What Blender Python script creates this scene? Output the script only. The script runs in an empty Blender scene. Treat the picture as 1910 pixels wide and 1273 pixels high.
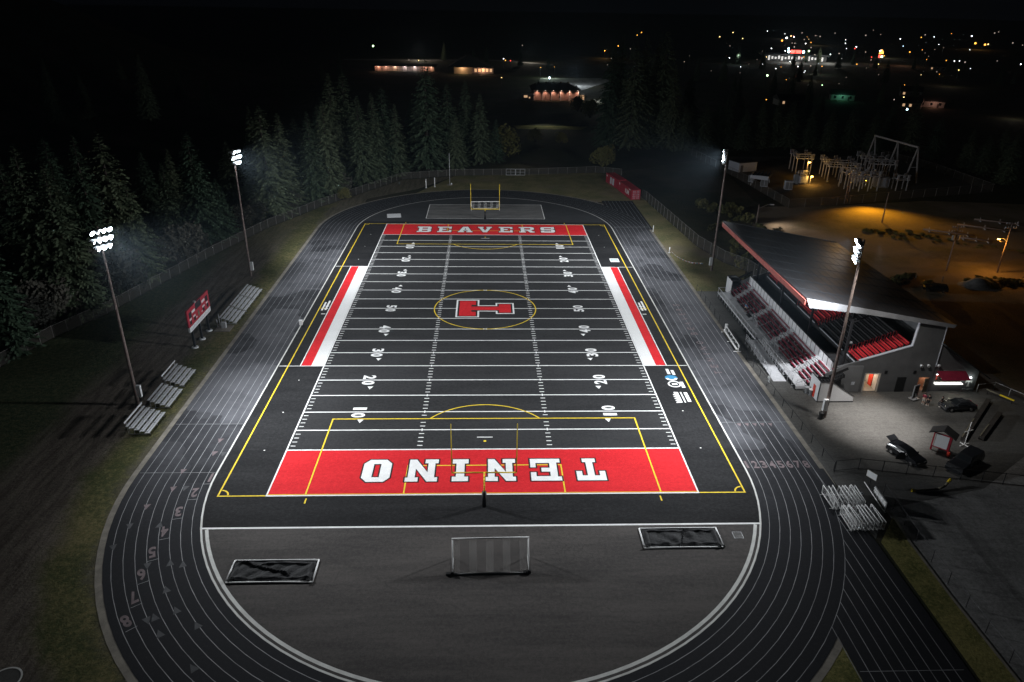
import bpy, math, random
from mathutils import Vector, Matrix
from mathutils.geometry import tessellate_polygon
PI = math.pi
HAZE = .0001
R = math.radians
scene = bpy.context.scene
COL = scene.collection
rng = random.Random(7)
ORD = ['first', 'second', 'third', 'fourth', 'fifth', 'sixth', 'seventh', 'eighth', 'ninth', 'tenth', 'eleventh', 'twelfth',
       'thirteenth', 'fourteenth', 'fifteenth', 'sixteenth', 'seventeenth', 'eighteenth', 'nineteenth', 'twentieth',
       'twenty-first', 'twenty-second', 'twenty-third', 'twenty-fourth', 'twenty-fifth', 'twenty-sixth', 'twenty-seventh', 'twenty-eighth']

# ------------------------------------------------------------------ materials
def mat(name, col, rough=.7, metal=0., nz=None, bump=None, emit=0., alpha=1., spec=.4, col2=None):
    m = bpy.data.materials.new(name); m.use_nodes = True
    nt = m.node_tree; N = nt.nodes; L = nt.links
    b = N['Principled BSDF']
    b.inputs['Base Color'].default_value = (*col, 1)
    b.inputs['Roughness'].default_value = rough
    b.inputs['Metallic'].default_value = metal
    b.inputs['Specular IOR Level'].default_value = spec
    b.inputs['Alpha'].default_value = alpha
    if emit:
        b.inputs['Emission Color'].default_value = (*col, 1); b.inputs['Emission Strength'].default_value = emit
        m.cycles.emission_sampling = 'NONE'
    if nz or bump:
        tc = N.new('ShaderNodeTexCoord')
    if nz:
        n = N.new('ShaderNodeTexNoise'); n.inputs['Scale'].default_value = nz[0]; n.inputs['Detail'].default_value = 6
        n.inputs['Roughness'].default_value = .65
        L.new(tc.outputs['Object'], n.inputs['Vector'])
        r = N.new('ShaderNodeValToRGB')
        c2 = col2 or tuple(min(1, c * (1 + nz[1])) for c in col)
        r.color_ramp.elements[0].position = .32; r.color_ramp.elements[1].position = .68
        r.color_ramp.elements[0].color = (*[c * (1 - nz[1]) for c in col], 1); r.color_ramp.elements[1].color = (*c2, 1)
        L.new(n.outputs['Fac'], r.inputs['Fac']); L.new(r.outputs['Color'], b.inputs['Base Color'])
    if bump:
        n = N.new('ShaderNodeTexNoise'); n.inputs['Scale'].default_value = bump[0]; n.inputs['Detail'].default_value = 4
        L.new(tc.outputs['Object'], n.inputs['Vector'])
        bp = N.new('ShaderNodeBump'); bp.inputs['Strength'].default_value = bump[1]; bp.inputs['Distance'].default_value = bump[2]
        L.new(n.outputs['Fac'], bp.inputs['Height']); L.new(bp.outputs['Normal'], b.inputs['Normal'])
    return m

def node(nt, kind, **kw):
    n = nt.nodes.new(kind)
    for k, v in kw.items():
        if k in n.inputs: n.inputs[k].default_value = v
        else: setattr(n, k, v)
    return n

def math_n(nt, op, a, b=None, c=None, clamp=False):
    n = nt.nodes.new('ShaderNodeMath'); n.operation = op; n.use_clamp = clamp
    for i, v in enumerate((a, b, c)):
        if v is None: continue
        if isinstance(v, (int, float)): n.inputs[i].default_value = v
        else: nt.links.new(v, n.inputs[i])
    return n.outputs[0]

def mixc(nt, f, a, b):
    n = nt.nodes.new('ShaderNodeMix'); n.data_type = 'RGBA'
    if isinstance(f, (int, float)): n.inputs[0].default_value = f
    else: nt.links.new(f, n.inputs[0])
    for i, v in ((6, a), (7, b)):
        if isinstance(v, tuple): n.inputs[i].default_value = (*v, 1)
        else: nt.links.new(v, n.inputs[i])
    return n.outputs[2]

def noise(nt, vec, scale, detail=5, rough=.6):
    n = nt.nodes.new('ShaderNodeTexNoise'); n.inputs['Scale'].default_value = scale; n.inputs['Detail'].default_value = detail
    n.inputs['Roughness'].default_value = rough
    if vec is not None: nt.links.new(vec, n.inputs['Vector'])
    return n.outputs['Fac']

def ramp01(nt, v, lo, hi):
    n = nt.nodes.new('ShaderNodeMapRange'); n.interpolation_type = 'SMOOTHSTEP'
    n.inputs[1].default_value = lo; n.inputs[2].default_value = hi
    nt.links.new(v, n.inputs[0]); return n.outputs[0]

def custom(name, rough=.85, spec=.3):
    m = bpy.data.materials.new(name); m.use_nodes = True
    nt = m.node_tree; b = nt.nodes['Principled BSDF']
    b.inputs['Roughness'].default_value = rough; b.inputs['Specular IOR Level'].default_value = spec
    tc = nt.nodes.new('ShaderNodeTexCoord'); sp = nt.nodes.new('ShaderNodeSeparateXYZ')
    nt.links.new(tc.outputs['Object'], sp.inputs[0])
    return m, nt, b, tc.outputs['Object'], sp.outputs

def scaled(nt, vec, s):
    n = nt.nodes.new('ShaderNodeMapping'); n.inputs['Scale'].default_value = s
    nt.links.new(vec, n.inputs['Vector']); return n.outputs[0]

def set_bump(nt, b, h, strength, dist):
    bp = nt.nodes.new('ShaderNodeBump'); bp.inputs['Strength'].default_value = strength; bp.inputs['Distance'].default_value = dist
    nt.links.new(h, bp.inputs['Height']); nt.links.new(bp.outputs['Normal'], b.inputs['Normal'])

# turf: crushed rubber infill, woven streaks and scuffed lighter areas
def turf_mat(name, base, light):
    m, nt, b, vec, xyz = custom(name, .9, .2)
    fine = noise(nt, scaled(nt, vec, (2.2, 9, 1)), 1.0, 6, .75)
    mid = noise(nt, scaled(nt, vec, (.12, .5, 1)), 1.0, 4)
    big = noise(nt, vec, .05, 3)
    wn = nt.nodes.new('ShaderNodeTexWhiteNoise'); wn.noise_dimensions = '1D'
    nt.links.new(math_n(nt, 'FLOOR', math_n(nt, 'DIVIDE', math_n(nt, 'ADD', xyz[1], 54.864), 4.572)), wn.inputs['W'])
    seam = math_n(nt, 'ABSOLUTE', math_n(nt, 'ADD', math_n(nt, 'FRACT', math_n(nt, 'DIVIDE', math_n(nt, 'ADD', xyz[0], 100.), 4.572)), -.5))
    f = math_n(nt, 'MULTIPLY_ADD', fine, .85, math_n(nt, 'MULTIPLY_ADD', mid, .40, math_n(nt, 'MULTIPLY', big, .30)))
    f = math_n(nt, 'MULTIPLY_ADD', wn.outputs['Value'], .09, f)
    f = math_n(nt, 'MULTIPLY_ADD', ramp01(nt, seam, .485, .498), -.05, f)
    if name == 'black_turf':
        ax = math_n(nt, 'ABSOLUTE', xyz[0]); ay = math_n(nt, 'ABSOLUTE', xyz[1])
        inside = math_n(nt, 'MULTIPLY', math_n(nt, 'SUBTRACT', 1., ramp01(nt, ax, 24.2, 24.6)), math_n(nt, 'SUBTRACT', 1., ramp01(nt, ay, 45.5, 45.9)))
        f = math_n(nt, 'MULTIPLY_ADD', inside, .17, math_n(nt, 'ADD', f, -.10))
    grit = noise(nt, vec, 2.3, 6, .95)
    f = math_n(nt, 'MULTIPLY_ADD', math_n(nt, 'ADD', grit, -.5), 1.25, f)
    c = mixc(nt, ramp01(nt, f, .48, 1.15), base, light)
    nt.links.new(c, b.inputs['Base Color'])
    set_bump(nt, b, noise(nt, vec, 14, 2), .5, .03)
    return m

def track_mat():
    m, nt, b, vec, xyz = custom('track_rubber', .85, .12)
    v = nt.nodes.new('ShaderNodeTexVoronoi'); v.distance = 'CHEBYCHEV'; v.inputs['Randomness'].default_value = .75
    v.inputs['Scale'].default_value = 1
    nt.links.new(scaled(nt, vec, (1 / 7.0, 1 / 9.0, 0)), v.inputs['Vector'])
    sc = nt.nodes.new('ShaderNodeSeparateColor'); nt.links.new(v.outputs['Color'], sc.inputs[0])
    cell = sc.outputs[0]
    ay = math_n(nt, 'ABSOLUTE', xyz[1])
    worn = ramp01(nt, noise(nt, vec, .09, 5, .65), .40, .62)
    amt = math_n(nt, 'MULTIPLY', math_n(nt, 'SUBTRACT', 1.0, ramp01(nt, ay, 36, 62)), math_n(nt, 'MULTIPLY_ADD', cell, .75, math_n(nt, 'MULTIPLY', worn, .5)))
    fine = noise(nt, vec, 3.0, 7, .75)
    amt2 = math_n(nt, 'ADD', amt, math_n(nt, 'MULTIPLY_ADD', fine, .5, -.25), clamp=True)
    c = mixc(nt, amt2, (.021, .0215, .025), (.098, .099, .110))
    nt.links.new(c, b.inputs['Base Color'])
    set_bump(nt, b, noise(nt, vec, 9, 3), .3, .02)
    return m

def asphalt_mat(name, dark, light, sc=.12, streak=(1, 1, 1), rough=.85):
    m, nt, b, vec, xyz = custom(name, rough, .3)
    big = noise(nt, scaled(nt, vec, streak), sc, 5, .6)
    fine = noise(nt, vec, 5, 6, .8)
    st = noise(nt, scaled(nt, vec, (.25, 3.0, 1)), .5, 6, .75); sp = noise(nt, vec, 2.4, 5, .95)
    f = math_n(nt, 'MULTIPLY_ADD', big, .65, math_n(nt, 'MULTIPLY_ADD', fine, .25, math_n(nt, 'MULTIPLY_ADD', st, .35, math_n(nt, 'MULTIPLY_ADD', math_n(nt, 'ADD', sp, -.5), .8, .175))))
    c = mixc(nt, ramp01(nt, f, .55, 1.05), dark, light)
    v = nt.nodes.new('ShaderNodeTexVoronoi'); v.feature = 'DISTANCE_TO_EDGE'; v.inputs['Scale'].default_value = .085
    nv = nt.nodes.new('ShaderNodeVectorMath'); nv.operation = 'ADD'; nt.links.new(vec, nv.inputs[0])
    nn = nt.nodes.new('ShaderNodeTexNoise'); nn.inputs['Scale'].default_value = .5; nt.links.new(vec, nn.inputs['Vector'])
    ns = nt.nodes.new('ShaderNodeVectorMath'); ns.operation = 'SCALE'; ns.inputs['Scale'].default_value = 5.; nt.links.new(nn.outputs['Color'], ns.inputs[0]); nt.links.new(ns.outputs[0], nv.inputs[1]); nt.links.new(nv.outputs[0], v.inputs['Vector'])
    crack = math_n(nt, 'MULTIPLY', math_n(nt, 'SUBTRACT', 1., ramp01(nt, v.outputs['Distance'], .002, .010)), ramp01(nt, noise(nt, vec, .06, 2), .46, .6))
    nt.links.new(mixc(nt, math_n(nt, 'MULTIPLY', crack, .28), c, tuple(q * .5 for q in dark)), b.inputs['Base Color'])
    set_bump(nt, b, fine, .35, .02)
    return m

def grass_mat(name, green, yellow, dirt, lane=None, thr=(.45, .65)):
    m, nt, b, vec, xyz = custom(name, .95, .1)
    n1 = noise(nt, vec, .16, 6, .7); n2 = noise(nt, vec, 2.6, 6, .8); n3 = noise(nt, vec, .045, 4)
    c = mixc(nt, ramp01(nt, math_n(nt, 'MULTIPLY_ADD', n2, .55, math_n(nt, 'MULTIPLY', n1, .5)), .4, .65), green, yellow)
    dfac = ramp01(nt, n3, *thr)
    if lane:      # bare wheel lane along a line of constant x, ragged edges
        d = math_n(nt, 'ABSOLUTE', math_n(nt, 'ADD', xyz[0], -lane[0]))
        d = math_n(nt, 'MULTIPLY_ADD', math_n(nt, 'ADD', n1, -.5), 9.0, d)
        dfac = math_n(nt, 'MAXIMUM', math_n(nt, 'SUBTRACT', 1.0, ramp01(nt, d, lane[1] * .55, lane[1] * 1.25)), math_n(nt, 'MULTIPLY', dfac, .45))
    c = mixc(nt, dfac, c, dirt)
    sp = math_n(nt, 'MULTIPLY_ADD', noise(nt, vec, 7, 3, .8), 1.1, .45)
    mm = nt.nodes.new('ShaderNodeMix'); mm.data_type = 'RGBA'; mm.blend_type = 'MULTIPLY'; mm.inputs[0].default_value = 1
    nt.links.new(c, mm.inputs[6]); nt.links.new(sp, mm.inputs[7])
    nt.links.new(mm.outputs[2], b.inputs['Base Color'])
    set_bump(nt, b, noise(nt, vec, 3.5, 6, .85), 1.0, .25)
    return m

def verge_mat(name):
    # grass beside the track: worn edge, olive strip, two-rut dirt lane, darker rough grass beyond
    m, nt, b, vec, xyz = custom(name, .95, .1)
    n1 = noise(nt, vec, .11, 6, .7); n2 = noise(nt, vec, 1.6, 7, .8); n3 = noise(nt, scaled(nt, vec, (1.2, .12, 1)), 1., 5, .7)
    yy = math_n(nt, 'MINIMUM', math_n(nt, 'ADD', xyz[1], 50.3), 0.)
    r = math_n(nt, 'SQRT', math_n(nt, 'ADD', math_n(nt, 'MULTIPLY', xyz[0], xyz[0]), math_n(nt, 'MULTIPLY', yy, yy)))
    r = math_n(nt, 'ADD', math_n(nt, 'MULTIPLY_ADD', math_n(nt, 'ADD', n1, -.5), 7., r), -40.6)
    r = math_n(nt, 'MULTIPLY_ADD', math_n(nt, 'ADD', n2, -.5), 3., r)
    olive = mixc(nt, ramp01(nt, math_n(nt, 'MULTIPLY_ADD', n2, .6, math_n(nt, 'MULTIPLY', n1, .4)), .42, .62), (.066, .078, .032), (.20, .172, .082))
    dirt = mixc(nt, ramp01(nt, math_n(nt, 'MULTIPLY_ADD', n3, .7, math_n(nt, 'MULTIPLY', n2, .35)), .38, .66), (.080, .067, .056), (.19, .163, .138))
    rough = mixc(nt, ramp01(nt, n2, .4, .62), (.034, .054, .030), (.10, .105, .058))
    far = ramp01(nt, xyz[1], 15, 60)
    c = mixc(nt, math_n(nt, 'MULTIPLY', math_n(nt, 'SUBTRACT', 1., ramp01(nt, r, -.3, 1.6)), .7), olive, dirt)
    c = mixc(nt, math_n(nt, 'MULTIPLY', ramp01(nt, r, 3.6, 6.5), math_n(nt, 'MULTIPLY_ADD', far, -.72, 1.)), c, dirt)
    c = mixc(nt, math_n(nt, 'MULTIPLY', ramp01(nt, r, 13, 17.5), math_n(nt, 'MULTIPLY_ADD', far, -.6, 1.)), c, rough)
    sp = math_n(nt, 'MULTIPLY_ADD', noise(nt, vec, 5, 4, .85), 1.6, .2)
    mm = nt.nodes.new('ShaderNodeMix'); mm.data_type = 'RGBA'; mm.blend_type = 'MULTIPLY'; mm.inputs[0].default_value = 1
    nt.links.new(c, mm.inputs[6]); nt.links.new(sp, mm.inputs[7]); nt.links.new(mm.outputs[2], b.inputs['Base Color'])
    set_bump(nt, b, noise(nt, vec, 2.4, 7, .85), 1.0, .3)
    return m

def leaf_mat(name, a, bcol):
    m, nt, b, vec, xyz = custom(name, .8, .2)
    oi = nt.nodes.new('ShaderNodeObjectInfo')
    n1 = noise(nt, vec, .55, 4)
    f = math_n(nt, 'MULTIPLY_ADD', oi.outputs['Random'], .55, math_n(nt, 'MULTIPLY', n1, .7))
    nt.links.new(mixc(nt, ramp01(nt, f, .3, .9), a, bcol), b.inputs['Base Color'])
    return m

MT = dict(
    white=mat('white_paint', (.82, .82, .82), .6), yellow=mat('yellow_paint', (.8, .58, .02), .6),
    red=turf_mat('red_turf', (.50, .008, .014), (.78, .026, .034)), wturf=turf_mat('white_turf', (.72, .72, .72), (.85, .85, .85)),
    line=mat('white_line', (.84, .84, .84), .8, nz=(.9, .08)), yline=mat('yellow_line', (.84, .60, .03), .8, nz=(.9, .1)),
    lane=mat('lane_line', (.30, .305, .32), .8, nz=(.5, .4)), kerb=mat('kerb_white', (.62, .62, .60), .7, nz=(.7, .15)),
    pink=mat('faded_pink', (.155, .118, .126), .8, nz=(1.2, .35)), greym=mat('faded_grey', (.058, .06, .066), .8, nz=(1.2, .35)),
    blackp=mat('black_outline', (.008, .008, .009), .9), bluep=mat('blue_logo', (.03, .22, .42), .7),
    turf=turf_mat('black_turf', (.006, .006, .007), (.036, .036, .038)),
    track=track_mat(),
    dnear=asphalt_mat('d_asphalt', (.034, .0305, .030), (.094, .084, .079), .11, (.5, 2.2, 1)),
    dfar=asphalt_mat('d_rubber', (.022, .023, .026), (.04, .041, .045), .2),
    pad=asphalt_mat('pad_rubber', (.085, .083, .082), (.17, .166, .164), .3, (.7, 2, 1)),
    plaza=asphalt_mat('plaza_concrete', (.058, .057, .055), (.140, .137, .132), .10),
    lot=asphalt_mat('lot_gravel', (.11, .109, .107), (.36, .354, .348), .16, (1.5, .5, 1)),
    apron=asphalt_mat('apron_asphalt', (.06, .058, .055), (.11, .105, .1), .2),
    curbc=mat('concrete_edge', (.22, .20, .17), .9, nz=(.8, .3)),
    dirt=grass_mat('dirt_lot', (.12, .105, .06), (.24, .19, .12), (.27, .215, .165), thr=(.36, .56)),
    ground=grass_mat('dark_field', (.022, .028, .016), (.04, .04, .022), (.05, .042, .032)),
    verge=verge_mat('left_verge'),
    vergef=grass_mat('far_verge', (.11, .12, .055), (.26, .22, .115), (.20, .165, .12), thr=(.5, .7)),
    strip=grass_mat('strip_grass', (.085, .095, .03), (.30, .265, .10), (.17, .14, .08), thr=(.55, .8)),
    scrub=grass_mat('scrub', (.028, .034, .018), (.07, .06, .032), (.09, .072, .05)),
    subg=asphalt_mat('substation_gravel', (.06, .054, .046), (.12, .105, .09), .2),
    galv=mat('galvanised', (.46, .47, .49), .5, .15, nz=(3, .2)), alu=mat('aluminium', (.72, .73, .76), .42, .2, nz=(2, .12)),
    wood=mat('pole_wood', (.21, .165, .15), .85, nz=(2.5, .35)), darkm=mat('dark_metal', (.025, .025, .028), .5, .3),
    black=mat('black_plastic', (.012, .012, .013), .6), lens=mat('lamp_lens', (.80, .93, 1.0), .3, emit=28.),
    maroon=mat('maroon_plank', (.26, .018, .045), .55, nz=(2, .2)), bred=mat('red_bench', (.55, .035, .045), .5, nz=(2, .12)),
    bblack=mat('black_bench', (.035, .035, .038), .5), step=mat('dark_step', (.022, .022, .024), .85, nz=(1.5, .3)),
    wallg=mat('grey_wall', (.13, .133, .14), .75, nz=(.6, .15)), wallp=mat('grey_panel', (.20, .205, .215), .6, nz=(.5, .12)),
    wallw=mat('white_siding', (.72, .735, .76), .5, nz=(.6, .06)), trim=mat('pale_trim', (.5, .52, .58), .5),
    fascr=mat('red_fascia', (.42, .12, .10), .5, nz=(1, .2)), roofm=mat('roof_metal', (.036, .038, .043), .45, .3, nz=(.25, .3)),
    seam=mat('roof_seam', (.085, .088, .095), .4, .5), cont=mat('container_red', (.34, .022, .04), .5, nz=(1.2, .25)),
    sred=mat('scoreboard_red', (.42, .016, .035), .5, nz=(1, .1)), sign=mat('sign_white', (.72, .74, .76), .5),
    glass=mat('dark_glass', (.012, .014, .016), .08, spec=.7), tyre=mat('tyre', (.012, .012, .012), .85),
    carb=mat('car_black', (.010, .011, .014), .18, spec=.8), carg=mat('car_grey', (.045, .048, .055), .2, .3, spec=.8),
    card=mat('car_dark', (.016, .017, .020), .22, spec=.8), chrome=mat('chrome', (.6, .6, .62), .15, .9),
    fascg=mat('pale_fascia', (.30, .31, .33), .5, nz=(.6, .2)),
    bark=mat('bark', (.045, .037, .032), .95, nz=(3, .4)),
    fir=leaf_mat('fir_needles', (.040, .070, .043), (.104, .130, .076)), leaf=leaf_mat('grey_leaves', (.05, .052, .045), (.10, .097, .08)),
    leafy=leaf_mat('olive_leaves', (.07, .075, .025), (.15, .14, .05)),
    mesh=mat('chain_link', (.22, .205, .19), .6, .1, alpha=.15), fpost=mat('fence_post', (.22, .21, .20), .6, .1), netw=mat('net_white', (.72, .72, .70), .8), netd=mat('net_dark', (.05, .05, .05), .9),
    netb=mat('black_net', (.016, .016, .018), .8, nz=(5, .5)), timber=mat('dark_timber', (.035, .03, .027), .9, nz=(2, .4)),
    timt=mat('timber_edge', (.16, .145, .105), .9, nz=(2, .4)), bwall=mat('block_wall', (.30, .22, .18), .85, nz=(.5, .15)),
    broof=mat('dark_roof', (.02, .02, .021), .8), housew=mat('house_siding', (.20, .19, .18), .8),
    skin=mat('skin', (.50, .32, .25), .6), hair=mat('dark_hair', (.02, .015, .012), .7), clothd=mat('dark_cloth', (.018, .018, .024), .9),
    clothw=mat('pale_cloth', (.55, .52, .48), .9), clothb=mat('blue_cloth', (.06, .16, .32), .9),
    ored=mat('orange_red_door', (.62, .05, .025), .5), room=mat('room_wall', (.62, .58, .54), .8), counter=mat('counter_glow', (.9, .9, .84), .5, emit=1.6),  # counter: its glow stands in for lamp light falling on the serving top
    e_w=mat('lamp_white', (.92, .97, 1.0), .5, emit=9.), e_c=mat('lamp_cyan', (.55, .86, 1.0), .5, emit=10.), e_g=mat('lamp_green', (.62, 1.0, .50), .5, emit=8.),
    e_y=mat('lamp_yellow', (1.0, .72, .28), .5, emit=4.5), e_o=mat('lamp_orange', (1.0, .42, .06), .5, emit=4.), e_r=mat('lamp_red', (1.0, .07, .05), .5, emit=4.5),
    e_d=mat('lamp_dim', (1.0, .82, .68), .5, emit=.8), e_s=mat('sodium_lamp', (1.0, .50, .08), .5, emit=45.), e_win=mat('lit_window', (1.0, .62, .34), .5, emit=.55),
    e_winw=mat('lit_shop_window', (1.0, .97, .95), .5, emit=.55),
)

# ------------------------------------------------------------------ mesh builder
class M:
    def __init__(s): s.v = []; s.f = []; s.m = []
    def poly(s, pts, m=0):
        i = len(s.v); s.v += [tuple(p) for p in pts]; s.f.append(tuple(range(i, i + len(pts)))); s.m.append(m)
    def box(s, x0, x1, y0, y1, z0, z1, m=0, T=None):
        P = [(x0, y0, z0), (x1, y0, z0), (x1, y1, z0), (x0, y1, z0), (x0, y0, z1), (x1, y0, z1), (x1, y1, z1), (x0, y1, z1)]
        if T is not None: P = [tuple(T @ Vector(p)) for p in P]
        i = len(s.v); s.v += P
        for q in ((0, 3, 2, 1), (4, 5, 6, 7), (0, 1, 5, 4), (1, 2, 6, 5), (2, 3, 7, 6), (3, 0, 4, 7)):
            s.f.append(tuple(i + k for k in q)); s.m.append(m)
    def bar(s, a, b, w, h, m=0, up=(0, 0, 1)):
        a = Vector(a); b = Vector(b); d = b - a; l = d.length; d.normalize(); u = Vector(up)
        if abs(d.dot(u)) > .95: u = Vector((1, 0, 0))
        x = d.cross(u).normalized(); u = x.cross(d)
        T = Matrix((( d.x, x.x, u.x, a.x), (d.y, x.y, u.y, a.y), (d.z, x.z, u.z, a.z), (0, 0, 0, 1)))
        s.box(0, l, -w / 2, w / 2, -h / 2, h / 2, m, T)
    def tube(s, a, b, r0, r1=None, n=8, m=0, cap=True):
        r1 = r0 if r1 is None else r1
        a = Vector(a); b = Vector(b); d = (b - a).normalized()
        u = Vector((0, 0, 1)) if abs(d.z) < .9 else Vector((1, 0, 0))
        x = d.cross(u).normalized(); y = d.cross(x); i = len(s.v)
        for c, r in ((a, r0), (b, r1)):
            for k in range(n):
                t = 2 * PI * k / n; s.v.append(tuple(c + x * (r * math.cos(t)) + y * (r * math.sin(t))))
        for k in range(n):
            s.f.append((i + k, i + (k + 1) % n, i + n + (k + 1) % n, i + n + k)); s.m.append(m)
        if cap:
            s.f.append(tuple(i + k for k in range(n))[::-1]); s.m.append(m)
            s.f.append(tuple(i + n + k for k in range(n))); s.m.append(m)
    def path(s, pts, r, n=6, m=0):
        for a, b in zip(pts, pts[1:]): s.tube(a, b, r, r, n, m)
    def lathe(s, c, axis, prof, n=16, m=0):       # prof: (along, radius)
        c = Vector(c); d = Vector(axis).normalized(); u = Vector((0, 0, 1)) if abs(d.z) < .9 else Vector((1, 0, 0))
        x = d.cross(u).normalized(); y = d.cross(x); i = len(s.v)
        for t, r in prof:
            for k in range(n):
                a = 2 * PI * k / n; s.v.append(tuple(c + d * t + x * (r * math.cos(a)) + y * (r * math.sin(a))))
        for j in range(len(prof) - 1):
            for k in range(n):
                s.f.append((i + j * n + k, i + j * n + (k + 1) % n, i + (j + 1) * n + (k + 1) % n, i + (j + 1) * n + k)); s.m.append(m)
        s.f.append(tuple(i + k for k in range(n))[::-1]); s.m.append(m)
        e = i + (len(prof) - 1) * n; s.f.append(tuple(e + k for k in range(n))); s.m.append(m)
    def tess(s, loops, fn, m=0):                   # filled flat shape with holes; fn maps 2-D to 3-D
        L3 = [[Vector((p[0], p[1], 0)) for p in lp] for lp in loops]
        flat = [p for lp in loops for p in lp]; i = len(s.v); s.v += [tuple(fn(*p)) for p in flat]
        for t in tessellate_polygon(L3):
            s.f.append(tuple(i + k for k in t)); s.m.append(m)
    def slab(s, loops, fn, m=0, me=None):          # like tess with a thickness: fn(u, v, side) side 0 or 1
        s.tess(loops, lambda u, v: fn(u, v, 0), m); s.tess(loops, lambda u, v: fn(u, v, 1), m)
        for lp in loops:
            for a, b in zip(lp, lp[1:] + lp[:1]):
                s.poly([fn(*a, 0), fn(*b, 0), fn(*b, 1), fn(*a, 1)], m if me is None else me)
    def strip(s, pts, w, z, m=0, closed=False):
        n = len(pts); P = [Vector((p[0], p[1])) for p in pts]; i = len(s.v)
        for k in range(n):
            if closed: a, b = P[k - 1], P[(k + 1) % n]
            else: a, b = P[max(k - 1, 0)], P[min(k + 1, n - 1)]
            d1 = (P[k] - a); d2 = (b - P[k])
            if d1.length < 1e-9: d1 = d2
            if d2.length < 1e-9: d2 = d1
            d1 = d1.normalized(); d2 = d2.normalized(); n1 = Vector((-d1.y, d1.x)); n2 = Vector((-d2.y, d2.x))
            nn = (n1 + n2).normalized(); k_ = 1 / max(.35, nn.dot(n1)); nn = nn * (w / 2 * k_)
            s.v.append((P[k].x + nn.x, P[k].y + nn.y, z)); s.v.append((P[k].x - nn.x, P[k].y - nn.y, z))
        for k in range(n if closed else n - 1):
            a = i + 2 * k; b = i + 2 * ((k + 1) % n)
            s.f.append((a + 1, b + 1, b, a)); s.m.append(m)
    def text(s, txt, c, ux, uy, w, h, m=0, bold=.02):
        cu = bpy.data.curves.new('t', 'FONT'); cu.body = txt; cu.offset = bold; cu.resolution_u = 4
        o = bpy.data.objects.new('t', cu); COL.objects.link(o); bpy.context.view_layer.update()
        me = o.evaluated_get(bpy.context.evaluated_depsgraph_get()).to_mesh()
        xs = [v.co.x for v in me.vertices]; ys = [v.co.y for v in me.vertices]
        x0, x1, y0, y1 = min(xs), max(xs), min(ys), max(ys); c = Vector(c); ux = Vector(ux); uy = Vector(uy); i = len(s.v)
        for v in me.vertices:
            s.v.append(tuple(c + ux * (((v.co.x - x0) / (x1 - x0) - .5) * w) + uy * (((v.co.y - y0) / (y1 - y0) - .5) * h)))
        for p in me.polygons:
            s.f.append(tuple(i + k for k in p.vertices)); s.m.append(m)
        o.evaluated_get(bpy.context.evaluated_depsgraph_get()).to_mesh_clear()
        bpy.data.objects.remove(o); bpy.data.curves.remove(cu)
    def build(s, name, mats, parent=None, smooth=False, world=False):
        me = bpy.data.meshes.new(name); me.from_pydata(s.v, [], s.f)
        for k in (mats if isinstance(mats, (list, tuple)) else [mats]): me.materials.append(MT[k] if isinstance(k, str) else k)
        me.polygons.foreach_set('material_index', s.m)
        if smooth: me.polygons.foreach_set('use_smooth', [True] * len(s.f))
        me.update()
        o = bpy.data.objects.new(name, me); COL.objects.link(o)
        if parent is not None:
            o.parent = parent
            if world: o.location = -parent.location
        return o

def tag(o, label=None, cat=None, group=None, kind=None):
    if label: o['label'] = label
    if cat: o['category'] = cat
    if group: o['group'] = group
    if kind: o['kind'] = kind
    return o
def thing(name, label, cat, loc=(0, 0, 0), rz=0., group=None):
    o = bpy.data.objects.new(name, None); COL.objects.link(o); o.location = loc; o.rotation_euler = (0, 0, rz)
    o.empty_display_size = .3
    return tag(o, label, cat, group)
def dup(root, loc, rz=0., label=None, group=None, scale=None):
    r = root.copy(); COL.objects.link(r); r.location = loc; r.rotation_euler = (0, 0, rz)
    if scale is not None: r.scale = scale
    if label: r['label'] = label
    if group: r['group'] = group
    for ch in list(root.children):
        c = ch.copy(); COL.objects.link(c); c.parent = r
        for g in ch.children:
            d = g.copy(); COL.objects.link(d); d.parent = c
    return r
def struct(m, name, mats): return tag(m.build(name, mats), kind='structure')
def lamp(name, kind, loc, power, col, aim=None, size=.25, cone=90, blend=.6, parent=None):
    l = bpy.data.lights.new(name, kind); l.energy = power; l.color = col; l.shadow_soft_size = size
    o = bpy.data.objects.new(name, l); COL.objects.link(o)
    if kind == 'SPOT':
        l.spot_size = R(cone); l.spot_blend = blend
        d = Vector(aim) - Vector(loc); o.rotation_euler = d.to_track_quat('-Z', 'Y').to_euler()
    o.location = loc
    if parent is not None:
        o.parent = parent; o.location = Vector(loc) - parent.location
    return o
# ------------------------------------------------------------------ camera, world
cam = bpy.data.cameras.new('camera'); cam_o = bpy.data.objects.new('camera', cam); COL.objects.link(cam_o)
cam.lens = 1358.755 / 1910 * 36; cam.sensor_width = 36; cam.clip_end = 9000; cam.clip_start = .5
cam_o.matrix_world = Matrix.Translation((.14, -122.162, 50.522)) @ (Matrix.Rotation(-.0394763, 4, 'Z') @ Matrix.Rotation(1.1343654, 4, 'X') @ Matrix.Rotation(.0163885, 4, 'Z'))
scene.camera = cam_o
w = bpy.data.worlds.new('World'); scene.world = w; w.use_nodes = True
bg = w.node_tree.nodes['Background']; bg.inputs[0].default_value = (.55, .65, 1.0, 1); bg.inputs[1].default_value = .0016
scene.view_settings.view_transform = 'Standard'; scene.view_settings.look = 'None'; scene.view_settings.exposure = 0; scene.view_settings.gamma = 1
cy = scene.cycles
cy.use_denoising = True; cy.denoiser = 'OPENIMAGEDENOISE'; cy.use_adaptive_sampling = True; cy.adaptive_threshold = .01
cy.max_bounces = 5; cy.diffuse_bounces = 2; cy.glossy_bounces = 2; cy.transparent_max_bounces = 24; cy.volume_bounces = 0
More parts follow.
